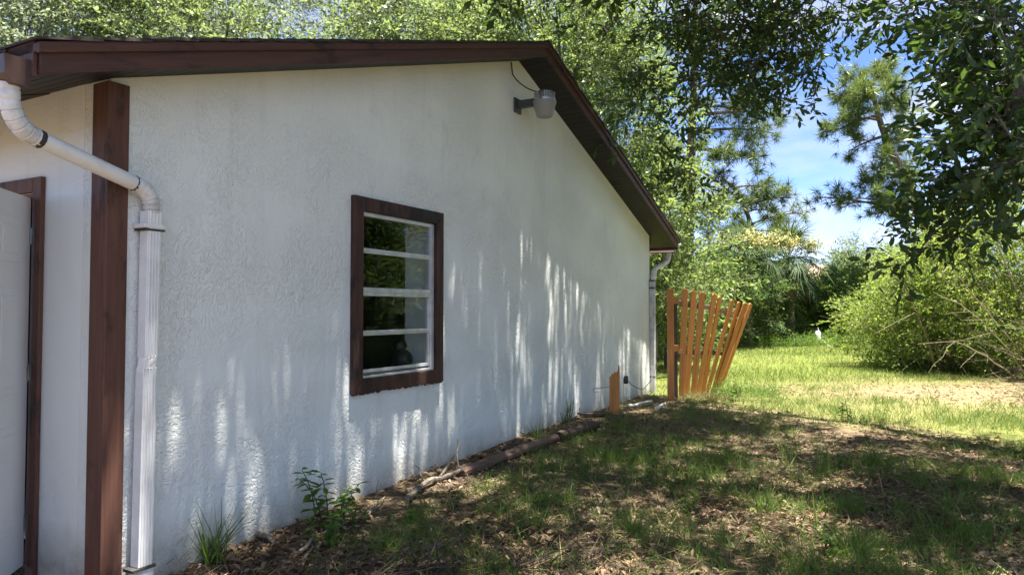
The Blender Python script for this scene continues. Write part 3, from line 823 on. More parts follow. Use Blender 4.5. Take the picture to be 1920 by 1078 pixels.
def fallen(pxs, r0, r1, mat, label, lift=.02, forks=(), name='fallen_branch', cat='branch'):
    P = [on_ground(*p) + (0, 0, lift + .012 * srng.random()) for p in pxs]
    base = P[0].copy(); e = empty(name, base); tag(e, label, cat)
    fine = []
    for i in range(len(P) - 1): fine += wiggle(P[i], P[i + 1], 4, .008, srng)[:-1]
    fine.append(P[-1]); k = len(fine)
    MB().tube([p - base for p in fine], [r0 + (r1 - r0) * i / (k - 1) for i in range(k)], 7).build('stem', mat, e, 0, True)
    for (i, dv, ln, rr) in forks:
        q = fine[min(i, k - 1)] - base; q2 = q + np.array(dv) * ln
        MB().tube(wiggle(q, q2, 4, .012, srng), [rr, rr * .8, rr * .6, rr * .5, rr * .3], 6).build('twig', mat, e, 0, True)
    return e
fallen([(765, 945), (800, 915), (850, 898), (895, 880), (938, 866)], .024, .012, M['stick'], 'pale crooked branch lying against the end of the long timber', .04,
       [(6, (.35, .55, .55), .45, .014), (9, (-.1, .6, .75), .32, .010), (4, (-.4, .7, .3), .3, .01)])
fallen([(468, 1000), (490, 1012), (512, 1022)], .022, .014, M['stick'], 'short grey stick end poking up beside the wall near the grass tuft', .03, [(1, (-.8, .1, .5), .12, .014)], 'stick', 'stick')
fallen([(560, 1045), (610, 1010), (655, 985), (700, 960)], .012, .006, M['stick'], 'thin pale twig lying among the weeds by the wall', .03, [(5, (.4, .3, .5), .25, .005)], 'stick', 'stick')
fallen([(790, 1035), (830, 1030), (872, 1012)], .038, .022, M['stick_dark'], 'flat dark piece of bark lying in the bare soil', .012, [], 'bark_piece', 'bark')
fallen([(690, 975), (705, 960), (722, 940)], .010, .004, M['stick'], 'upright grey twig leaning at the wall foot', .03, [(4, (.1, .1, 1), .2, .004)], 'stick', 'stick')
fallen([(560, 1078), (580, 1040), (590, 1010)], .007, .004, M['stick'], 'thin twig in front of the taller weed', .02, [], 'stick', 'stick')
fallen([(1178, 770), (1200, 766), (1222, 762)], .016, .012, M['white_wall'], 'pale broken slat lying in grass between fence and stub', .07, [], 'pale_slat', 'slat')
fallen([(1230, 774), (1247, 766)], .022, .018, M['white_wall'], 'short white scrap lying in grass in front of the fence post', .06, [], 'pale_slat', 'slat')
fallen([(1722, 680), (1770, 682), (1830, 692), (1880, 703), (1930, 714)], .018, .038, M['stick'], 'long pale fallen limb under the brush on dry litter', .16,
       [(4, (-.9, -.1, .12), .7, .006), (9, (-.9, -.15, .25), .8, .007), (12, (-.8, .2, .4), .9, .007)])

# ------------------------------------------------------------------ broken picket fence
fence = empty('picket_fence', on_ground(1258, 750)); tag(fence, 'leaning orange picket fence panel with fanned pickets at the house corner', 'fence')
fb_ = np.array(fence.location)
zp = at(1258, 543, 11.35)
pw = .058
MB().box((-.045, -.045, -.15), (.045, .045, zp[2] - fb_[2])).build('post', M['cedar'], fence, .004)
MB().box((.055, .06, -.1), (.12, .1, 1.50)).build('inner_post', M['old_wood'], fence, .003)
pick = [(1284, 541.7, 1278, 748), (1301, 545, 1287, 744), (1317, 548, 1300, 742), (1340, 551, 1309, 742), (1350, 556, 1318, 737), (1374, 562, 1326, 735), (1386, 566, 1337, 732), (1398, 568, 1342, 731), (1408, 569, 1350, 728)]
tops = []; bots = []
for i, (xt, yt, xb, yb) in enumerate(pick):
    dpt = 11.33 + .05 * i + (.035 if i in (4, 6, 8) else 0)
    pt, pb_ = at(xt, yt, dpt + .0), at(xb, yb, dpt + .10)
    tops.append(pt); bots.append(pb_)
    ax = unit(pt - pb_); ln = np.linalg.norm(pt - pb_) + .04
    yaw = (0.0, .25, .1, .5, .75, .7, .8, .55, .75)[i]
    side = unit(np.cross(np.array((math.sin(yaw), -math.cos(yaw), 0)), ax)) * -1
    nrm = np.cross(side, ax)
    hw = .047; c = .016
    o = MB().prism([(-hw, 0), (hw, 0), (hw, ln - c * 1.6), (hw - c * .5, ln - c * .5), (hw - c * 1.5, ln), (-hw + c * 1.5, ln), (-hw + c * .5, ln - c * .5), (-hw, ln - c * 1.6)], -.010, .010).build('picket', M['cedar'], fence, .0025)
    R_ = Matrix((side, -nrm * -1, ax)).transposed() if False else Matrix([[side[r], np.cross(ax, side)[r], ax[r]] for r in range(3)])
    o.matrix_local = Matrix.Translation(Vector(pb_ - ax * .04 - fb_)) @ R_.to_4x4()
    for zz in (.43, .87):
        for xx in (-.018, .02):
            for sg in (-1, 1):
                MB().lathe([(.0045, -.002), (.0045, .002)], (0, 0, 0), 6).build('nail', M['steel'], o, 0, loc=(xx + .004 * (i % 3 - 1), sg * .011, ln * zz)).rotation_euler = (math.pi / 2, 0, 0)
def on_pick(i, t): return bots[i] * (1 - t) + tops[i] * t - fb_ + np.array((0, .034, 0))
for t, tl in ((.86, 1.52), (.42, .79)):
    pts = [np.array((.0, .06, tl - .0))] + [on_pick(i, t) for i in range(9)] + [on_pick(8, t) + (.05, .03, -.01)]
    if t < .6: pts = pts[:-2]
    bb = MB()
    for i in range(len(pts) - 1):
        c = (pts[i] + pts[i + 1]) / 2; h = (pts[i + 1] - pts[i]) / 2 * 1.0; u_ = np.array((0, 0, 1.))
        bb.obox(c, h, np.cross(unit(h), u_) * .016, u_ * .036)
    bb.build('rail', M['cedar_dark'], fence, .002)
    MB().box((.046, -.04, tl - .05), (.125, .03, tl + .05)).build('rail_end', M['cedar'], fence, .006)
MB().tube([(-.05, 0, .42), (-.14, .0, .43), (-.19, .0, .46)], .008, 5).build('wire_stub', M['stick_dark'], fence)
MB().tube([(-.05, 0, .36), (-.16, .0, .34), (-.22, .0, .33)], .008, 5).build('wire_stub', M['stick_dark'], fence)

# ------------------------------------------------------------------ trees
SPR = {}
def sprays(kind):
    if kind not in SPR:
        if kind == 'oak_near': SPR[kind] = [spray_t(20, .20, s, T_LEAF, 3, .5, .3) for s in (1, 2, 3, 4, 8, 9)]
        if kind == 'oak_far': SPR[kind] = [spray_t(38, .165, s, T_RHOMB, 4, .55, .3) for s in (5, 6, 7)]
        if kind == 'broad': SPR[kind] = [spray_t(38, .13, s, T_RHOMB, 5, .55, .25, .5) for s in (11, 12, 13, 14)]
        if kind == 'small': SPR[kind] = [spray_t(44, .095, s, T_RHOMB, 5, .5, .2, .4) for s in (21, 22, 23)]
        if kind == 'fine': SPR[kind] = [spray_t(60, .075, s, T_RHOMB, 6, .5, .2, .4) for s in (31, 32, 33)]
    return SPR[kind]
def place_sprays(kind, O, D, U, S, rng):
    lv, tw = [], []
    pick_ = rng.integers(0, len(sprays(kind)), len(O)); R = frames(D, U)
    for k, (a, b2) in enumerate(sprays(kind)):
        m_ = pick_ == k
        if m_.any():
            lv.append(inst_arrays(a, O[m_], R[m_], S[m_])); tw.append(inst_arrays(b2, O[m_], R[m_], S[m_]))
    return merge(lv), merge(tw)

def crown_points(center, radii, n_clump, per, clump_r, rng, shell=.55):
    """spray bases in clumps spread unevenly through an ellipsoid"""
    C, Rr = np.array(center), np.array(radii)
    cl = rand_dirs(n_clump, rng) * (shell + (1 - shell) * rng.random((n_clump, 1)) ** .6)
    cl[:, 2] = np.where(cl[:, 2] < -.75, cl[:, 2] * .6, cl[:, 2])
    cc = C + cl * Rr
    O, D = [], []
    for c in cc:
        r = clump_r * (.65 + .7 * rng.random())
        m_ = int(per * (.6 + .8 * rng.random()))
        q = rand_dirs(m_, rng) * (rng.random((m_, 1)) ** .5)
        O.append(c + q * r * np.array((1, 1, .75))); D.append(unit(q + .5 * unit(c - C) + np.array((0, 0, .15))))
    return cc, np.concatenate(O), np.concatenate(D)

def tree(name, label, cat, base, trunk_h, center, radii, n_clump, per, clump_r, kind, size, leafmat, seed, group=None, tr=.14, bark='bark', limbs=8, lean=(0, 0)):
    rng = np.random.default_rng(seed)
    base = np.array((base[0], base[1], float(gz(base[0], base[1]))))
    e = empty(name, base); tag(e, label, cat, group)
    cc, O, D = crown_points(center, radii, n_clump, per, clump_r, rng)
    U = rand_dirs(len(O), rng) * .6 + np.array((0, 0, 1))
    S = size * (.7 + .6 * rng.random(len(O)))
    lv, tw = place_sprays(kind, O - base, D, U, S, rng)
    quads('crown', lv[0], lv[1], M[leafmat], e, lv[2])
    top_ = np.array((center[0] + lean[0], center[1] + lean[1], center[2] + radii[2] * .45)) - base
    tk = [np.array((0, 0, -.15))] + [np.array((top_[0] * t ** 1.4, top_[1] * t ** 1.4, top_[2] * t)) + rng.normal(size=3) * .06 * np.array((1, 1, .2)) * min(1, trunk_h) for t in np.linspace(.12, 1, 8)]
    MB().tube(tk, [tr * 1.25] + [tr * (1 - .85 * t) for t in np.linspace(.05, 1, 8)], 9).build('trunk', M[bark], e, 0, True)
    order = rng.permutation(len(cc))[:limbs]
    for j in order:
        c = cc[j] - base; t = np.clip((c[2] / max(top_[2], .1)) * .62, .15, .9)
        k = t * 8; i = int(min(k, 7)); s0 = tk[i] * (1 - (k - i)) + tk[i + 1] * (k - i)
        mid = (s0 + c) / 2 + np.array((0, 0, .12 * np.linalg.norm(c - s0))) * (1 if c[2] > s0[2] else -.2) + rng.normal(size=3) * .08
        MB().tube(arc(s0, mid, c, 6), [tr * .42 * (1 - .8 * q) for q in np.linspace(0, 1, 6)], 6).build('limb', M[bark], e, 0, True)
    quads('twigs', tw[0], tw[1], M[bark], e, tw[2])['kind'] = 'stuff'
    return e

# tall broadleaf trees behind the roof: (px, depth, crown centre height, radii, material, label)
BT = [(-40, 17, 6.6, (3.2, 2.6, 3.2), 'grey_leaf', 'grey green tree behind the roof at its far left end'),
      (190, 19, 7.2, (3.0, 2.6, 3.3), 'grey_leaf', 'grey green tree behind the roof above the corner board'),
      (400, 18, 6.9, (2.6, 2.4, 3.2), 'sun_leaf', 'light green tree behind the roof left of the window line'),
      (590, 20, 7.6, (2.8, 2.6, 3.4), 'grey_leaf', 'pale leafy tree behind the roof above the window'),
      (760, 18, 6.8, (2.5, 2.4, 3.2), 'sun_leaf', 'light green tree with open sky gaps behind the middle of the roof'),
      (900, 21, 7.8, (2.6, 2.6, 3.6), 'sun_leaf', 'tree with pale bare limbs behind the roof left of the ridge'),
      (1050, 18, 5.9, (2.3, 2.4, 4.2), 'sun_leaf_b', 'yellow green tree rising behind the roof ridge'),
      (1135, 21, 5.6, (1.7, 2.4, 4.9), 'sun_leaf_b', 'bright yellow green tree behind the lower roof slope'),
      (1228, 17, 2.9, (.9, 1.2, 2.0), 'sun_leaf_b', 'small bright leafy tree just past the far house corner'),
      ]
for i, (px, dp, hz, rr, mt, lab) in enumerate(BT):
    c = at(px, 500, dp); c[2] = hz
    big = rr[2] > 2.5
    tree('broadleaf_tree', lab, 'tree', (c[0] + .3, c[1]), hz - rr[2], c, rr, 48 if big else 16, 22, .85 if big else .6, 'broad', .85, mt, 100 + i, 'trees behind the house', .16 if big else .08, limbs=14 if big else 8)

# pines
def tuft_t(n_, ln, w, seed):
    g = np.random.default_rng(seed); P = []
    D = unit(g.normal(size=(n_, 3)) + np.array((0, .75, .1)))
    V, Q, _ = inst_arrays(blade_t(w / ln, .12), np.zeros((n_, 3)), frames(D, g.normal(size=(n_, 3))), ln * (.7 + .5 * g.random(n_)))
    return (V, Q, np.repeat(g.random(n_) * .3, 6))
TUFT = [tuft_t(40, .34, .016, s) for s in (1, 2, 3)]
def pine(label, trunk_px, depth, r0, branches, seed, group, dens=1.0):
    """trunk_px: points up the trunk; branches: (start index/t, end px) with tufts along the outer part"""
    rng = np.random.default_rng(seed)
    P = [at(x, y, depth) for x, y in trunk_px]
    base = P[0].copy(); base[2] = float(gz(base[0], base[1])); P[0] = base + (0, 0, -.2)
    e = empty('pine_tree', base); tag(e, label, 'tree', group)
    k = len(P)
    MB().tube([p - base for p in P], [r0 * (1 - .72 * i / (k - 1)) for i in range(k)], 10).build('trunk', M['pine_bark'], e, 0, True)
    TO, TD = [], []
    for (ti, ex, ey, dd, m_) in branches:
        i = int(min(ti, k - 2)); s0 = P[i] * (1 - (ti - i)) + P[i + 1] * (ti - i)
        e1 = at(ex, ey, depth + dd)
        mid = (s0 + e1) / 2 + np.array((0, 0, .1 * np.linalg.norm(e1 - s0)))
        pts = arc(s0, mid, e1, 8); L_ = np.linalg.norm(e1 - s0)
        MB().tube([p - base for p in pts], [max(.025, r0 * .30 * (1 - .8 * q)) for q in np.linspace(0, 1, 8)], 6).build('branch', M['pine_bark'], e, 0, True)
        bb = MB(); sub = max(3, int(m_ * .5))
        for j in range(sub):
            t = .35 + .65 * rng.random(); q = pts[int(t * 7)]
            d = unit(unit(e1 - s0) * .7 + rng.normal(size=3) * .8 + np.array((0, 0, .25))); ln = .45 + .55 * rng.random()
            q2 = q + d * ln
            bb.tube([q - base, (q + q2) / 2 - base + (0, 0, -.05), q2 - base], [.02, .014, .01], 4)
            for u in range(int(3 * dens) + 1):
                TO.append(q + d * ln * (.45 + .6 * rng.random()) + rng.normal(size=3) * .12); TD.append(unit(d + rng.normal(size=3) * .5 + np.array((0, 0, .3))))
        for j in range(int(m_ * .4)):
            TO.append(e1 + rng.normal(size=3) * .25); TD.append(unit(e1 - s0 + rng.normal(size=3)))
        bb.build('branchlets', M['pine_bark'], e)['kind'] = 'stuff'
    TO, TD = np.array(TO), np.array(TD); parts = []
    pk = rng.integers(0, 3, len(TO)); R = frames(TD, rand_dirs(len(TO), rng))
    for j in range(3):
        if (pk == j).any(): parts.append(inst_arrays(TUFT[j], TO[pk == j] - base, R[pk == j], .85 + .5 * rng.random((pk == j).sum())))
    V, Q, r = merge(parts)
    quads('needles', V, Q, M['pine'], e, r)
    return e
pine('tall straight pine rising right of the roof edge', [(1287, 640), (1288, 500), (1290, 380), (1296, 280), (1300, 180), (1304, 60), (1306, -60)], 30, .30,
     [(2.0, 1240, 440, 1, 10), (2.1, 1350, 440, -1, 14), (2.6, 1235, 330, 0, 10), (2.7, 1385, 375, .5, 20), (3.0, 1420, 300, -.5, 24), (3.3, 1450, 250, .5, 26), (3.6, 1470, 215, -1, 22), (3.8, 1400, 210, .5, 22),
      (4.1, 1440, 150, 0, 24), (4.3, 1220, 190, 0, 16), (4.6, 1400, 90, .5, 20), (4.9, 1250, 90, -.5, 16), (5.2, 1350, 20, 0, 16), (3.1, 1340, 290, -1, 14)], 41, 'pines in the distance')
pine('slim curved pine with a hanging crown above the palms', [(1452, 640), (1440, 540), (1418, 450), (1398, 392), (1378, 352), (1352, 332)], 34, .17,
     [(2.6, 1395, 420, 0, 16), (2.9, 1440, 395, 1, 20), (3.1, 1480, 370, 0, 18), (2.3, 1470, 440, -.5, 20), (2.5, 1505, 400, .5, 16), (3.3, 1365, 385, -.5, 12), (3.6, 1330, 420, .5, 14), (4.0, 1430, 350, -.5, 18), (2.1, 1410, 480, 0, 14)], 42, 'pines in the distance')
pine('leaning pine with a domed crown against the sky', [(1790, 640), (1745, 450), (1705, 350), (1672, 285), (1652, 235), (1640, 190), (1628, 150)], 30, .24,
     [(5.6, 1600, 150, 0, 22), (5.8, 1650, 140, .5, 22), (5.4, 1680, 165, -.5, 22), (5.2, 1580, 190, .5, 18), (5.0, 1620, 180, -1, 22), (4.9, 1690, 200, .5, 18), (4.4, 1560, 250, 0, 20), (4.2, 1590, 225, -.5, 12),
      (3.6, 1590, 285, .5, 14), (3.2, 1690, 265, 0, 20), (2.8, 1640, 320, -.5, 20), (2.6, 1610, 350, .5, 16), (2.4, 1700, 330, 1, 22), (1.6, 1560, 385, 0, 16), (1.5, 1605, 372, -.5, 10), (1.4, 1528, 370, .5, 14), (1.9, 1680, 380, .5, 24)], 43, 'pines in the distance')

# cabbage palms
def palm(label, px, depth, hub_py, seed, nf=34):
    rng = np.random.default_rng(seed)
    hub = at(px, hub_py, depth); base = hub.copy(); base[2] = float(gz(base[0], base[1]))
    e = empty('cabbage_palm', base); tag(e, label, 'palm', 'cabbage palms by the hedge')
    H_ = hub[2] - base[2]
    MB().tube([(.02 * math.sin(i), .02 * math.cos(i), -.1 + (H_ + .1) * i / 7) for i in range(8)], [.24, .21, .2, .19, .2, .2, .22, .18], 12).build('trunk', M['palm_bark'], e, 0, True)
    hb = hub - base
    for i in range(nf):
        az = i * 2.39996 + rng.normal() * .15; el = 1.35 - 2.35 * (i / nf) + rng.normal() * .1
        d = np.array((math.cos(az) * math.cos(el), math.sin(az) * math.cos(el), math.sin(el)))
        pl = .8 + .35 * rng.random(); dead = i > nf * .86
        droop = .12 + .5 * (1 - abs(math.sin(max(el, 0))))
        pts = arc((0, 0, 0), d * pl * .6 + (0, 0, .1), d * pl - np.array((0, 0, droop * .3)), 5)
        ax = unit(pts[-1] - pts[-2])
        side = unit(np.cross(ax, (0, 0, 1) if abs(ax[2]) < .95 else (1, 0, 0))); nn_ = np.cross(side, ax)
        parts = []
        v, q, r = stick_t(.022, .014, 0, 1)
        for a_, b2 in zip(pts[:-1], pts[1:]):
            dd = b2 - a_; parts.append(inst_arrays((v * np.array((1, np.linalg.norm(dd), 1)), q, r), a_[None], frames(dd[None], np.array([[.3, .2, 1.]])), [1.0]))
        m_ = 26; ang = np.linspace(-1.9, 1.9, m_) + rng.normal(size=m_) * .05
        D = unit(np.outer(np.cos(ang), ax) + np.outer(np.sin(ang), side) + np.outer(.25 * np.abs(np.sin(ang)) - .05, nn_) + np.array((0, 0, -.18 - .25 * dead)))
        lens = (1.0 - .2 * np.abs(ang) / 1.9) * (.85 + .25 * rng.random(m_))
        parts.append(inst_arrays(blade_t(.055, -.28), np.repeat(pts[-1][None], m_, 0), frames(D, np.repeat((nn_ + np.array((0, 0, .4)))[None], m_, 0)), lens))
        V, Q, r = merge(parts)
        o = quads('frond', V, Q, M['palm_dead' if dead else 'palm'], e, r); o.location = hb
        if dead: tag(o, 'dead brown frond hanging against the trunk')
    for i in range(6):
        az = i * 1.05 + rng.normal() * .3
        d = unit(np.array((math.cos(az), math.sin(az), .75)))
        end = hb + d * (1.35 + .3 * rng.random()); mid = hb + d * .8 + (0, 0, .3)
        pts = arc(hb, mid, end + (0, 0, -.25), 6)
        m_ = 260; t = .4 + .6 * rng.random(m_)
        O = np.array([pts[min(int(q * 5), 4)] * (1 - (q * 5 - int(q * 5))) + pts[min(int(q * 5) + 1, 5)] * (q * 5 - int(q * 5)) for q in t]) + rng.normal(size=(m_, 3)) * .17
        V, Q, r = inst_arrays(T_RHOMB, O, frames(rand_dirs(m_, rng), rand_dirs(m_, rng)), .07 + .07 * rng.random(m_))
        quads('flower_stalk', V, Q, M['palm_bloom'], e, r)['kind'] = 'stuff'
    return e
palm('cabbage palm with cream blooms, nearer the picket fence', 1398, 27, 484, 51)
palm('cabbage palm with cream blooms and a wide crown, farther from the fence', 1478, 29, 490, 52, 38)

# hedge row beyond the lawn
HG = [(1236, 21, 2.4, 1.0, 'sun_leaf_b', 'bright leafy shrub behind the downspout'), (1262, 25, 2.6, 1.0, 'sun_leaf', 'light green shrub behind the fence post'), (1330, 27, 3.4, 2.0, 'hedge_leaf', 'dark shrub behind the fence pickets'),
      (1385, 29, 3.2, 2.0, 'hedge_leaf', 'dark shrub at the foot of the nearer palm'), (1450, 31, 2.9, 1.9, 'hedge_leaf', 'dark shrub between the two palms'), (1508, 32, 1.9, 1.6, 'hedge_leaf', 'low dark shrub in front of the pink house wall'),
      (1560, 32, 2.7, 1.8, 'hedge_leaf', 'dark shrub left of the white feeder'), (1605, 31, 2.9, 1.7, 'hedge_leaf', 'dark green shrub joining the hedge to the brush'), (1345, 36, 4.4, 2.2, 'hedge_leaf', 'taller dark shrub behind the hedge row under the pine'),
      (1660, 33, 3.8, 2.2, 'sun_leaf', 'light shrub behind the brush under the leaning pine'), (1632, 38, 5.0, 1.6, 'grey_leaf', 'pale thin tree beside the pink roof'), (1530, 42, 3.0, 1.2, 'grey_leaf', 'small pale tree in front of the pink roof')]
for i, (px, dp, h, r, mt, lab) in enumerate(HG):
    c = at(px, 560, dp); c[2] = h * .52
    tree('hedge_shrub', lab, 'shrub', (c[0], c[1]), .3, c, (r, r * .9, h * .5), 24, 18, .6, 'broad', .8, mt, 200 + i, 'shrubs beyond the lawn', .06, limbs=5)
for i, (px, dp, wh) in enumerate(((1290, 33, 'behind the fence post'), (1370, 37, 'behind the fence pickets'), (1460, 38, 'behind the two palms'), (1640, 40, 'between pink house and brush'), (1720, 38, 'behind the brush near the lawn'), (1800, 34, 'behind the middle of the brush'))):
    c = at(px, 560, dp); c[2] = 1.4
    tree('hedge_shrub', 'low dark undergrowth shrub deep ' + wh, 'shrub', (c[0], c[1]), .3, c, (3.0, 1.2, 1.5), 26, 18, .7, 'broad', .9, 'hedge_leaf', 240 + i, 'undergrowth behind the hedge', .06, limbs=4)

# pink house far behind
hx = at(1545, 560, 47)
ph = empty('pink_house', (hx[0], hx[1], 0)); tag(ph, 'pink house with a tiled roof far behind the hedge', 'house')
MB().box((-5.5, 0, -.2), (5.5, 7, 2.7)).build('wall', M['pink_wall'], ph)
MB().add([(-6, -.6, 2.7), (6, -.6, 2.7), (6, 7.6, 2.7), (-6, 7.6, 2.7), (-2.5, 3.5, 4.6), (2.5, 3.5, 4.6)], [(0, 1, 5, 4), (1, 2, 5), (2, 3, 4, 5), (3, 0, 4), (0, 3, 2, 1)]).build('roof', M['pink_roof'], ph)
for x in (-3.2, 1.8):
    w_ = MB().box((x, -.05, .9), (x + 1.3, -.003, 2.1)).build('window', M['white_wall'], ph)
    MB().box((x + .08, -.06, .98), (x + 1.22, -.051, 2.02)).build('pane', M['black'], w_)
gw = at(1242, 580, 24)
o = MB().box((-.9, -.08, -.1), (.9, .08, 1.5)).box((-.95, -.11, 1.501), (.95, .11, 1.56)).build('garden_wall', M['white_wall'], None, .01, loc=(gw[0], gw[1], 0)); tag(o, 'white wall glimpsed through leaves beside the fence post', 'wall')
fd = on_ground(1535, 652)
bf = empty('bird_feeder', fd); tag(bf, 'small white feeder leaning on a thin stake by the hedge', 'feeder')
MB().tube([(.55, 0, -.05), (.1, 0, .32), (-.02, 0, .75)], .014, 5).build('stake', M['white_wall'], bf)
MB().lathe([(.05, .3), (.1, .32), (.1, .56), (.06, .62), (.02, .64)], (-.02, 0, 0), 12).build('bottle', M['white_metal'], bf, 0, True)

# brush on the sunny side: shrubs with bare arching canes
BR = [(1690, 17.8, 1.7, 1.0, 'low yellow green bush at the front tip of the brush'), (1745, 16.8, 2.4, 1.1, 'yellow green bush behind the pale leaning cane'), (1800, 18.5, 3.5, 1.5, 'taller yellow green bush in the middle of the brush'),
      (1865, 16.3, 3.3, 1.4, 'yellow green bush above the fallen limb'), (1885, 17.5, 4.9, 1.8, 'tall yellow green bush below the oak branches'), (1920, 15.0, 3.8, 1.5, 'yellow green bush at the picture edge above the litter'),
      (1965, 17.0, 5.2, 2.0, 'large yellow green bush half out of view'), (1755, 21.5, 3.0, 1.5, 'yellow green bush farther back by the hedge'), (1840, 23.0, 4.4, 2.0, 'yellow green bush at the back of the brush'), (1715, 25.0, 2.9, 1.5, 'yellow green bush between lawn and hedge')]
brng = np.random.default_rng(77)
for i, (px, dp, h, r, lab) in enumerate(BR):
    c = at(px, 560, dp); c[2] = h * .55
    e = tree('brush_bush', lab, 'bush', (c[0], c[1]), .2, c, (r * 1.08, r * 1.08, h * .48), 25, 13, .44, 'broad', .62, 'brush_leaf', 300 + i, 'bushes of the brush', .035, 'cane', limbs=0)
    b0 = np.array(e.location)
    for j in range(9 if i < 7 else 4):
        s0 = np.array((brng.normal() * .35 + .5, brng.normal() * .35, 0.0))
        az = brng.uniform(2.2, 4.3) if brng.random() < .72 else brng.uniform(0, 6.28)
        rad = brng.uniform(.5, 1.0) * r * 1.5; hh = brng.uniform(.5, 1.02) * h
        e1 = s0 + np.array((math.cos(az) * rad, math.sin(az) * rad, hh)); mid = s0 * .5 + e1 * .5 + np.array((-math.cos(az) * rad * .1, 0, hh * .22))
        pts = arc(s0, mid, e1, 7); r0 = brng.uniform(.009, .02)
        MB().tube(pts, [r0 * (1 - .7 * q) for q in np.linspace(0, 1, 7)], 5).build('cane', M['cane'], e, 0, True)
def cane_thing(pxs, dps, r0, r1, label, side=()):
    P = [at(x, y, d_) for (x, y), d_ in zip(pxs, dps)]
    P[0][2] = max(P[0][2], float(gz(P[0][0], P[0][1])) - .03)
    base = P[0].copy(); e = empty('dead_cane', base); tag(e, label, 'branch', 'bare canes leaning out of the brush')
    fine = []
    for i in range(len(P) - 1): fine += wiggle(P[i], P[i + 1], 3, .010, brng)[:-1]
    fine.append(P[-1]); k = len(fine)
    MB().tube([p - base for p in fine], [r0 + (r1 - r0) * i / (k - 1) for i in range(k)], 6).build('stem', M['cane'], e, 0, True)
    for (i, px, py, dd) in side:
        q = fine[i] - base; q2 = at(px, py, dd) - base
        MB().tube(wiggle(q, q2, 4, .012, brng), [r0 * .4, r0 * .36, r0 * .3, r0 * .25, r0 * .15], 5).build('twig', M['cane'], e, 0, True)
cane_thing([(1752, 682), (1740, 640), (1718, 585), (1690, 530), (1684, 490)], [15.6, 15.4, 15.2, 15.0, 14.9], .022, .009, 'forked pale cane leaning left out of the low brush', [(9, 1655, 505, 14.8), (6, 1640, 625, 14.8), (7, 1650, 540, 15), (4, 1765, 560, 15.2)])
cane_thing([(1935, 690), (1880, 620), (1830, 560), (1780, 500), (1735, 455)], [14, 14, 14.2, 14.4, 14.6], .016, .008, 'long arching cane crossing the brush from the lower edge', [(4, 1800, 600, 14), (7, 1840, 490, 14.2), (9, 1760, 520, 14)])
cane_thing([(1940, 730), (1890, 655), (1850, 610), (1800, 570), (1750, 548)], [13.4, 13.4, 13.5, 13.7, 13.9], .014, .007, 'low arching cane in front of the dark brush base', [(5, 1790, 640, 13.2), (8, 1770, 590, 13.2)])
cane_thing([(1930, 600), (1895, 520), (1868, 450), (1855, 395)], [13.5, 13.5, 13.6, 13.8], .016, .008, 'dark upright cane near the picture edge', [(3, 1850, 500, 13.4), (6, 1910, 430, 13.4)])
cane_thing([(1900, 705), (1850, 668), (1790, 640), (1720, 645)], [13.0, 13.1, 13.4, 13.8], .013, .006, 'nearly level cane poking out over the lawn edge', [(4, 1800, 690, 13), (6, 1740, 700, 13.2)])
# tangled dead twigs at the foot of the brush
m_ = 320
O = np.stack([brng.uniform(9.2, 13.5, m_), brng.uniform(12.8, 17.5, m_), np.zeros(m_)], -1)
O = O[(O[:, 1] > 12.8 + .0 * O[:, 0]) & (O[:, 0] / O[:, 1] > .56)]
O[:, 2] = gz(O[:, 0], O[:, 1]) + .8 * brng.random(len(O)) ** 1.6
D = unit(brng.normal(size=(len(O), 3)) * (1, 1, .6) + np.array((-.5, -.3, .25)))
V, Q, r = inst_arrays(stick_t(.006, .002, .08, 3), O, frames(D, rand_dirs(len(O), brng)), .5 + 1.0 * brng.random(len(O)))
tag(quads('brush_twigs', V, Q, M['cane'], None, r), 'tangle of dead twigs at the foot of the brush', 'twigs', kind='stuff')

# ------------------------------------------------------------------ the oak that shades the yard
orng = np.random.default_rng(90)
ob = np.array((6.9, 3.0, -.1))
oak = empty('oak_tree', ob); tag(oak, 'dark spreading oak whose leafy branches hang over the yard', 'tree')
trunk = [(0, 0, -.2), (.02, 0, .5), (-.05, .05, 1.4), (-.15, .1, 2.3), (-.3, .2, 3.0), (-.4, .3, 4.2), (-.5, .4, 5.6), (-.6, .5, 7.0)]
MB().tube(trunk, [.48, .37, .32, .30, .28, .22, .16, .08], 12).build('trunk', M['bark'], oak, 0, True)
LIMB = [[(6.75, 3.1, 2.3), (5.7, 4.5, 4.3), (4.2, 6.2, 5.6), (2.2, 8.0, 6.5), (.5, 8.9, 6.7)],
        [(6.75, 3.1, 2.2), (5.7, 4.6, 3.5), (4.7, 5.6, 3.9), (4.2, 5.8, 3.5), (3.8, 5.6, 2.9)],
        [(6.6, 3.2, 3.0), (4.5, 3.2, 5.2), (2.0, 3.4, 6.2), (-.5, 3.8, 6.6), (-2.2, 4.6, 6.7)],
        [(6.6, 3.2, 3.0), (5.0, 1.2, 5.2), (2.6, -.8, 6.0), (.2, -1.8, 6.3)],
        [(6.75, 3.1, 2.7), (6.3, 5.8, 5.0), (5.5, 8.4, 6.4), (4.2, 9.9, 6.7), (3.2, 10.6, 6.7)],
        [(6.6, 3.2, 3.3), (4.6, 5.0, 5.8), (2.2, 5.8, 6.6), (-.5, 7.2, 6.9), (-1.2, 8.2, 6.9)],
        [(6.6, 3.2, 2.6), (5.0, 4.2, 3.5), (4.1, 4.7, 3.5), (3.6, 4.9, 3.1), (3.35, 5.0, 2.5)]]
LP = []
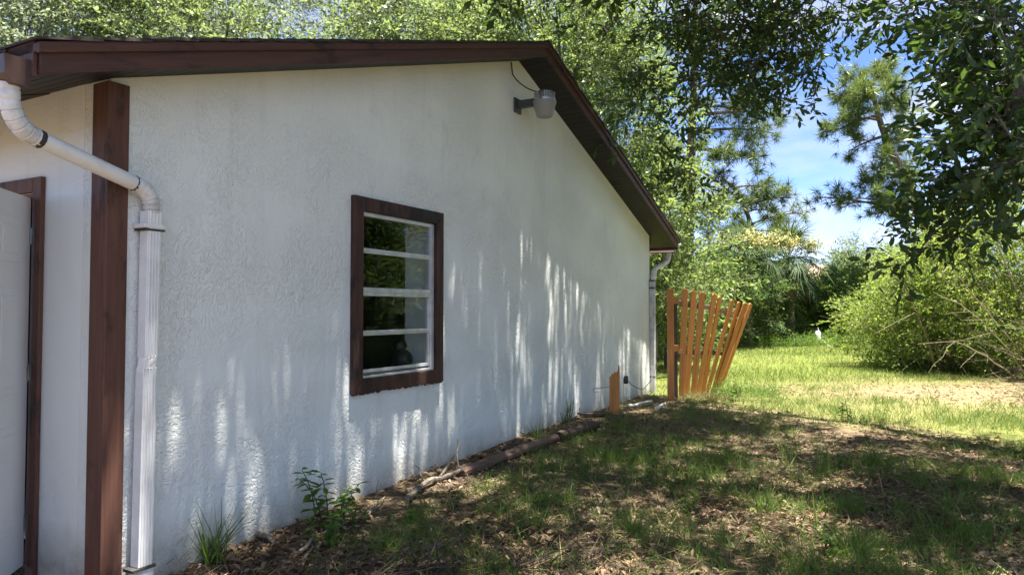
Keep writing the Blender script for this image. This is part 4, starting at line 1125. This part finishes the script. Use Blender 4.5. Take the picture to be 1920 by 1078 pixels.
for P in LIMB:
    P = [np.array(p) for p in P]; fine = []
    for i in range(len(P) - 1): fine += wiggle(P[i], P[i + 1], 5, .04, orng)[:-1]
    fine.append(P[-1]); k = len(fine); LP += fine[2:]
    MB().tube([p - ob for p in fine], [.15 * (1 - .85 * i / (k - 1)) for i in range(k)], 8).build('limb', M['bark'], oak, 0, True)
LP = np.array(LP)
# foliage masses in view: centre px, depth, spread (px x, px y, metres deep), sprays
MASS = [(1190, 60, 9.4, 90, 80, .8, 26), (1300, 40, 9.0, 100, 90, .9, 90), (1400, 30, 8.8, 100, 80, .9, 150), (1480, 30, 8.4, 70, 65, .7, 110), (1310, 160, 9.0, 90, 60, .6, 52), (1210, 180, 9.2, 60, 50, .5, 22), (1415, 130, 8.6, 70, 45, .6, 60),
        (1520, 110, 8.2, 30, 45, .4, 30), (1570, 5, 8.0, 50, 25, .5, 26), (940, 2, 9.3, 60, 22, .4, 14), (1015, -15, 9.3, 60, 25, .4, 12), (1120, 205, 9.2, 30, 30, .3, 7),
        (1300, 325, 8.7, 26, 22, .2, 14), (1310, 275, 8.8, 24, 24, .2, 8), (1465, 185, 8.5, 30, 18, .3, 9),
        (1800, 30, 6.6, 60, 55, .6, 40), (1850, 120, 5.9, 55, 65, .5, 48), (1890, 40, 5.4, 80, 70, .6, 78), (1905, 180, 5.2, 65, 70, .5, 74), (1930, 270, 4.9, 50, 60, .5, 50), (1860, 250, 5.5, 50, 50, .4, 28), (1800, 320, 5.4, 45, 35, .35, 20),
        (1700, 0, 7.0, 50, 30, .4, 22), (1885, 330, 5.0, 45, 35, .4, 22), (1935, 350, 4.8, 35, 25, .3, 10), (1765, 430, 5.3, 45, 24, .3, 15), (1705, 478, 5.4, 28, 14, .2, 6), (1830, 385, 5.2, 40, 22, .3, 10)]
O, S, near = [], [], []
for (px, py, dp, sx_, sy_, sd_, k) in MASS:
    for _ in range(max(2, int(k * .72))):
        u = orng.normal(size=3) * .55
        O.append(at(px + u[0] * sx_, py + u[1] * sy_, dp + u[2] * sd_)); S.append(.40 if dp > 7.5 else .43); near.append(True)
# the wider canopy overhead, out of view, that throws the shade
nC = 0
while nC < 1820:
    x, y = orng.uniform(-3.0, 7.2), orng.uniform(2.4, 11.6)
    z = max(4.9, HC + .44 * y + .35) + orng.uniform(0, 2.2)
    edge = min(11.4, 11.2 - 1.30 * (x - 3.4))
    if y > edge: continue
    if fbm(x, y, 1.0) < .31: continue
    o_n = (x - C0[0]) * math.cos(TH) - (y - C0[1]) * math.sin(TH)
    if o_n < -.9 or (o_n > 3.0 and orng.random() < .55): continue
    u, v2, dep = project((x, y, z - .45))
    if dep > 0 and -60 < u < 2000 and v2 > -40: continue
    O.append(np.array((x, y, z))); S.append(.72); near.append(False); nC += 1
O, S, near = np.array(O), np.array(S) * (.75 + .5 * orng.random(len(S))), np.array(near)
D = unit(orng.normal(size=O.shape) * (1, 1, .5) + np.array((-.45, .25, -.25)))
U = orng.normal(size=O.shape) * .5 + np.array((0, 0, 1))
lvn, twn = place_sprays('oak_near', O[near] - ob, D[near], U[near], S[near], orng)
lvf, twf = place_sprays('oak_far', O[~near] - ob, D[~near], U[~near], S[~near], orng)
# connecting branchlets: each spray hangs from the nearest limb or an already joined spray
bb = MB(); nodes = LP.copy()
sel = np.argsort(np.min(np.linalg.norm(O[:, None] - LP[None, ::2], axis=2), axis=1))
for i in sel:
    dd = np.linalg.norm(nodes - O[i], axis=1); j = int(np.argmin(dd))
    q = nodes[j]; p = O[i]; L_ = dd[j]
    mid = (p + q) / 2 + np.array((0, 0, .10 * L_)) + orng.normal(size=3) * .06 * L_
    rr = min(.024, .006 + .010 * L_)
    cv = arc(q - ob, mid - ob, p - ob, 6)
    bb.tube(cv, [rr * (1 - .8 * t_) + .002 for t_ in np.linspace(0, 1, 6)], 4)
    nodes = np.concatenate([nodes, [p, mid]])
tag(bb.build('branchlets', M['bark'], oak, 0, True), kind='stuff')
V, Q, r = merge([twn, twf]); quads('twigs', V, Q, M['bark'], oak, r)['kind'] = 'stuff'
# the 300 leaves that show largest are objects of their own
V, Q, r = lvn
LV = V.reshape(-1, 6, 3)
mid = LV.mean(1) + ob
u, v2, dep = project(mid)
ln = np.linalg.norm(LV[:, 3] - LV[:, 0], axis=1)
okv = (u > 10) & (u < 1910) & (v2 > 10) & (v2 < 1070) & (dep > .5)
score = np.where(okv, ln / np.maximum(dep, .1), 0)
big = np.argsort(-score)[:300]; keep = np.ones(len(LV), bool); keep[big] = False
rest = LV[keep].reshape(-1, 3); kq = (T_LEAF[1][None] + (np.arange(keep.sum()) * 6)[:, None, None]).reshape(-1, 4)
V2, Q2, r2 = merge([(rest, kq, r.reshape(-1, 6)[keep].ravel()), lvf])
tag(quads('foliage', V2, Q2, M['oak'], oak, r2), kind='stuff')
lmesh = []
for k in range(4):
    o = quads('leaf', T_LEAF[0], T_LEAF[1], M['oak'], None, np.full(6, .12 + .25 * k), link=False); lmesh.append(o.data); bpy.data.objects.remove(o)
for j in big:
    L6 = LV[j]; d = L6[3] - L6[0]; s_ = ln[j]; X = unit(L6[2] - L6[4]); dd = unit(d); X = unit(X - dd * (X @ dd)); Nn = np.cross(X, dd)
    o = bpy.data.objects.new('leaf', lmesh[j % 4]); COL.objects.link(o); o.parent = oak
    o.matrix_local = Matrix([[X[i] * s_, dd[i] * s_, Nn[i] * s_, L6[0][i]] for i in range(3)] + [[0, 0, 0, 1]])

# trees on the open side of the yard, seen in the window's reflection
for i, (x, y, h, r) in enumerate(((13, 2, 4.2, 3.2), (12.5, 8.2, 3.4, 2.3), (11.6, 5.2, 2.6, 2.0), (15, 10.5, 4.2, 2.8))):
    tree('broadleaf_tree', ['broad leafy tree across the yard, nearest the far end of the brush', 'leafy tree across the yard, straight out from the window', 'low leafy tree across the yard, nearest the house front', 'tall leafy tree across the yard, behind the mirrored bushes'][i % 4], 'tree', (x, y), 2, (x, y, h), (r, r, h * .6), 34, 20, 1.0, 'broad', 1.1, 'hedge_leaf', 400 + i, 'trees across the yard', .15, limbs=6)

for i, (x, y, h, r) in enumerate(((10.3, 10.9, 2.4, 1.3), (9.6, 9.1, 2.2, 1.3), (12.0, 12.4, 3.6, 1.7), (12.4, 9.8, 3.8, 1.9), (11.2, 7.0, 2.8, 1.6))):  # unseen bushes, added to darken what the lower panes reflect
    tree('brush_bush', 'unseen dark bush added beside the yard for the reflection in the lower panes', 'bush', (x, y), .2, (x, y, h * .5), (r, r, h * .52), 30, 16, .55, 'small', .8, 'hedge_leaf', 450 + i, 'bushes beside the yard', .04, 'cane', limbs=3)

# ------------------------------------------------------------------ ground cover
grng = np.random.default_rng(123)
def inside_house(x, y, m=.0):
    nn = (x - C0[0]) * math.cos(TH) - (y - C0[1]) * math.sin(TH); ss = (x - C0[0]) * math.sin(TH) + (y - C0[1]) * math.cos(TH)
    return (nn < m) & (ss > -m) & (ss < WL + m)
def scatter(n_, y0, y1, power=1.0, slack=.8):
    """points in the view wedge, denser nearby"""
    t = grng.random(n_); y = y0 * (y1 / y0) ** t if power else y0 + (y1 - y0) * t
    x = y * grng.uniform(-.75, .78, n_) + grng.uniform(-slack, slack, n_)
    return x, y
def upright(n_, tilt):
    return unit(np.stack([grng.normal(size=n_) * tilt, grng.normal(size=n_) * tilt, np.ones(n_)], -1))
# dead leaves
x, y = scatter(60000, 2.9, 16)
d, g, lw, ba = zones(x, y)
kp = (grng.random(len(x)) < np.clip(1 - .93 * lw + .8 * ba, 0, 1) * np.clip(1.5 * fbm(x, y, 1.3) - .1, .15, 1)) & ~inside_house(x, y, .02)
x, y = x[kp], y[kp]; k = len(x)
D = unit(np.stack([grng.normal(size=k), grng.normal(size=k), grng.normal(size=k) * .28], -1)); U = unit(np.stack([grng.normal(size=k) * .45, grng.normal(size=k) * .45, np.ones(k)], -1))
v = T_LEAF[0].copy(); v[:, 2] *= 2.2
V, Q, r = inst_arrays((v, T_LEAF[1], T_LEAF[2]), np.stack([x, y, gz(x, y) + .006 + .014 * grng.random(k)], -1), frames(D, U), .028 + .042 * grng.random(k))
tag(quads('leaf_litter', V, Q, M['litter'], None, r), 'dead brown oak leaves strewn over the shaded yard', 'leaf litter', kind='stuff')
# straw and fine twigs
x, y = scatter(26000, 2.9, 15)
d, g, lw, ba = zones(x, y); kp = ~inside_house(x, y, .03) & (grng.random(len(x)) < np.clip(.45 + d + ba - .6 * lw, 0, 1)); x, y = x[kp], y[kp]; k = len(x)
D = unit(np.stack([grng.normal(size=k), grng.normal(size=k), grng.normal(size=k) * .12], -1))
V, Q, r = inst_arrays(blade_t(.022, .1), np.stack([x, y, gz(x, y) + .012], -1), frames(D, np.tile((0, 0, 1.), (k, 1)) + grng.normal(size=(k, 3)) * .3), .08 + .2 * grng.random(k))
tag(quads('straw', V, Q, M['dry_grass'], None, r), 'dry straw and grass stems lying over the soil', 'straw', kind='stuff')
# shaded yard grass in loose tufts
cx, cy = scatter(15500, 3.0, 13.0)
d, g, lw, ba = zones(cx, cy); tn = .45 * fbm(cx + 31, cy - 7, .8) + .55 * fbm(cx - 13, cy + 5, 2.4)
kp = (grng.random(len(cx)) < np.clip((tn - .36) * 3.4, .10, 1) * smooth(.22, .75, (cx - C0[0]) * math.cos(TH) - (cy - C0[1]) * math.sin(TH) + .7 * smooth(8.6, 9.8, cy)) * (1 - .9 * ba)) & ~inside_house(cx, cy, .12); cx, cy, tn = cx[kp], cy[kp], tn[kp]
per = grng.integers(7, 24, len(cx)); idx = np.repeat(np.arange(len(cx)), per); k = len(idx)
rad = .03 + .07 * grng.random(len(cx)); bx = cx[idx] + grng.normal(size=k) * rad[idx]; by = cy[idx] + grng.normal(size=k) * rad[idx]
hh = (.045 + .09 * grng.random(len(cx)) * (.5 + tn))[idx] * (.6 + .7 * grng.random(k))
D = upright(k, .55)
V, Q, r = inst_arrays(blade_t(.045, .3), np.stack([bx, by, gz(bx, by) - .004], -1), frames(D, grng.normal(size=(k, 3)) * (1, 1, .2)), hh)
tag(quads('yard_grass', V, Q, M['grass'], None, r), 'thin tufted grass growing in the shaded yard', 'grass', kind='stuff')
# sunlit lawn
parts = []
for (n_, y0, y1, w_, h0, h1) in ((60000, 8.5, 15, .055, .05, .12), (60000, 14, 24, .085, .06, .13), (50000, 22, 42, .16, .07, .15)):
    x, y = scatter(n_, y0, y1)
    d, g, lw, ba = zones(x, y); kp = (grng.random(n_) < g * (1 - .5 * ba)) & ~inside_house(x, y, .03); x, y = x[kp], y[kp]; k = len(x)
    parts.append(inst_arrays(blade_t(w_, .3), np.stack([x, y, gz(x, y) - .004], -1), frames(upright(k, .5), grng.normal(size=(k, 3)) * (1, 1, .2)), h0 + (h1 - h0) * grng.random(k) * (.5 + fbm(x, y, .5))))
V, Q, r = merge(parts)
tag(quads('lawn_grass', V, Q, M['lawn'], None, r), 'sunlit yellow green lawn beyond the shade', 'lawn', kind='stuff')
# low weeds at the lawn's far edge and by the fence
k = 1500
x = np.concatenate([grng.uniform(3.1, 4.1, 130), grng.uniform(5, 21, k)]); y = np.concatenate([grng.uniform(10.9, 11.3, 130), 27.5 + grng.normal(size=k) * .8])
U = np.tile((0, 0, 1.), (len(x), 1)) + grng.normal(size=(len(x), 3)) * .4
lv, tw = place_sprays('fine', np.stack([x, y, gz(x, y)], -1), upright(len(x), .6), grng.normal(size=(len(x), 3)), .16 + .30 * grng.random(len(x)) * np.where(y > 20, 1.6, .6), grng)
tag(quads('ground_weeds', lv[0], lv[1], M['weed'], None, lv[2]), 'low leafy weeds round the fence foot and along the hedge', 'weeds', kind='stuff')
k = 900; x, y = scatter(k, 3.0, 11.5); kp = ~inside_house(x, y, .15) & (fbm(x + 5, y - 3, 1.1) > .42); x, y = x[kp], y[kp]
lv, tw = place_sprays('fine', np.stack([x, y, gz(x, y)], -1), upright(len(x), .8), grng.normal(size=(len(x), 3)), .05 + .12 * grng.random(len(x)), grng)
tag(quads('ground_weeds', lv[0], lv[1], M['weed'], None, lv[2]), 'tiny leafy weeds sprinkled through the shaded yard', 'weeds', kind='stuff')
# dry straw clump at the fence foot
k = 320; x = 3.05 + grng.normal(size=k) * .24; y = 11.1 + grng.normal(size=k) * .14
V, Q, r = inst_arrays(blade_t(.035, .5), np.stack([x, y, gz(x, y)], -1), frames(upright(k, 1.1), grng.normal(size=(k, 3))), .08 + .16 * grng.random(k))
tag(quads('straw_clump', V, Q, M['dry_grass'], None, r), 'bleached dry grass tangled round the fence foot', 'dry grass', kind='stuff')

# single plants: grass tufts with blades, weeds with leaves
def tuft(px, py, n_, h, w_, mat, label, seed, tilt=.45, dz=0):
    rng = np.random.default_rng(seed); p = on_ground(px, py); e = empty('grass_tuft', p); tag(e, label, 'grass tuft', 'grass tufts')
    for i in range(n_):
        D = unit(np.array((rng.normal() * tilt, rng.normal() * tilt, 1)))[None]
        V, Q, r = inst_arrays(blade_t(w_ / h, .35), np.array([[rng.normal() * .03, rng.normal() * .03, -.01]]), frames(D, rng.normal(size=(1, 3)) * (1, 1, .2)), [h * (.55 + .6 * rng.random())])
        quads('blade', V, Q, M[mat], e, r)
tuft(400, 1056, 60, .36, .010, 'grass', 'bushy grass tuft at the wall foot beside the near downspout', 1, .5)
tuft(330, 1066, 18, .20, .009, 'grass', 'small grass tuft right beside the downspout foot', 2, .6)
tuft(1010, 826, 40, .26, .010, 'grass', 'pale grass tuft behind the long timber', 3, .6)
tuft(1062, 790, 26, .32, .009, 'grass', 'tall thin grass tuft against the wall before the broken board', 4, .3)
tuft(1545, 890, 40, .45, .006, 'grass', 'tall rushy grass tuft standing in the middle of the shaded yard', 5, .16)
tuft(1480, 868, 34, .34, .006, 'grass', 'shorter rushy grass tuft beside the tall one', 6, .2)
tuft(1530, 990, 12, .26, .012, 'lawn', 'bright bladed grass tuft in the foreground dapple', 7, .6)
tuft(1600, 1040, 40, .22, .010, 'grass', 'dense green grass tuft at the bottom of the foreground', 8, .55)
tuft(1440, 960, 50, .18, .010, 'grass', 'dark green grass clump left of the bright bladed tuft', 9, .6)
tuft(1190, 1000, 40, .17, .010, 'grass', 'low green grass clump in the foreground middle', 10, .6)
tuft(1005, 945, 40, .17, .010, 'weed', 'low bright grass clump before the pale branch', 11, .7)
tuft(1290, 905, 36, .2, .009, 'grass', 'grass clump in the shade halfway to the fence', 12, .55)
tuft(1630, 870, 36, .22, .009, 'grass', 'grass clump to the side of the rushy tufts', 13, .5)
tuft(1780, 960, 40, .18, .009, 'grass', 'grass clump near the bottom outer corner', 14, .6)
def weed(px, py, h, n_, lf, label, seed, mat='weed', lean=(0, 0)):
    rng = np.random.default_rng(seed); p = on_ground(px, py); e = empty('weed_plant', p); tag(e, label, 'weed')
    stems = [(0, 0, 1.0)] + [(rng.normal() * .05, rng.normal() * .05, .55 + .4 * rng.random()) for _ in range(2)]
    for si, (sx_, sy_, f_) in enumerate(stems):
        t_ = np.array((lean[0] + rng.normal() * .05, lean[1] + rng.normal() * .05, h * f_))
        pts = arc((sx_, sy_, -.02), (sx_, sy_, h * f_ * .6), np.array((sx_, sy_, 0)) + t_, 7)
        MB().tube(pts, [.006 * (1 - .6 * q) for q in np.linspace(0, 1, 7)], 5).build('stem', M[mat], e, 0, True)
        m_ = int(n_ * f_)
        for i in range(m_):
            t = .22 + .78 * (i + 1) / m_; kf = t * 6; i0 = min(int(kf), 5); q = pts[i0] * (1 - kf + i0) + pts[i0 + 1] * (kf - i0)
            az = i * 2.4 + rng.normal() * .3
            d = unit(np.array((math.cos(az), math.sin(az), .35 - .8 * rng.random())))
            V, Q, r = inst_arrays(T_LEAF, np.array([q]), frames(d[None], np.array([[rng.normal() * .3, rng.normal() * .3, 1.]])), [lf * (.7 + .5 * rng.random()) * (1.1 - .3 * t)])
            quads('leaf', V, Q, M[mat], e, np.full(6, rng.random()))
weed(592, 990, .40, 20, .095, 'taller broadleaf weed growing against the white wall', 21, lean=(-.04, 0))
weed(640, 995, .30, 22, .085, 'shorter arching broadleaf weed next to the taller one', 22, lean=(.06, 0))
weed(615, 1030, .20, 20, .07, 'low broadleaf weed in front of the two taller weeds', 23)
weed(665, 985, .16, 14, .06, 'small weed at the edge of the twigs by the wall', 24)
weed(62, 1068, .14, 14, .05, 'small weed at the foot of the door casing', 25)
weed(1380, 752, .34, 24, .08, 'leafy weed growing beside the leaning pickets', 26)
weed(1590, 790, .26, 18, .07, 'single leafy weed at the edge of the shade', 27)
weed(1300, 960, .12, 22, .05, 'low leafy weed patch in the foreground', 28)
weed(770, 985, .12, 14, .05, 'tiny seedling on the bare soil before the pale branch', 29)
weed(1560, 1040, .14, 18, .06, 'low leafy weed beside the dense foreground tuft', 30)
# twig and mulch heap along the wall foot
k = 520; ss = grng.uniform(.35, 5.6, k); nn = np.abs(grng.normal(size=k)) * .22 + .03
P = np.array([h2w(a, -b2, 0) for a, b2 in zip(ss, nn)]); P[:, 2] = gz(P[:, 0], P[:, 1]) + .03 * grng.random(k)
al = np.array((math.sin(TH), math.cos(TH), 0)); D = unit(al + grng.normal(size=(k, 3)) * (.55, .55, .25))
V, Q, r = inst_arrays(stick_t(.014, .007, .06, 3), P, frames(D, rand_dirs(k, grng)), .10 + .28 * grng.random(k))
tag(quads('wall_twigs', V, Q, M['stick_dark'], None, r), 'thin dead twigs gathered along the foot of the wall', 'twigs', kind='stuff')
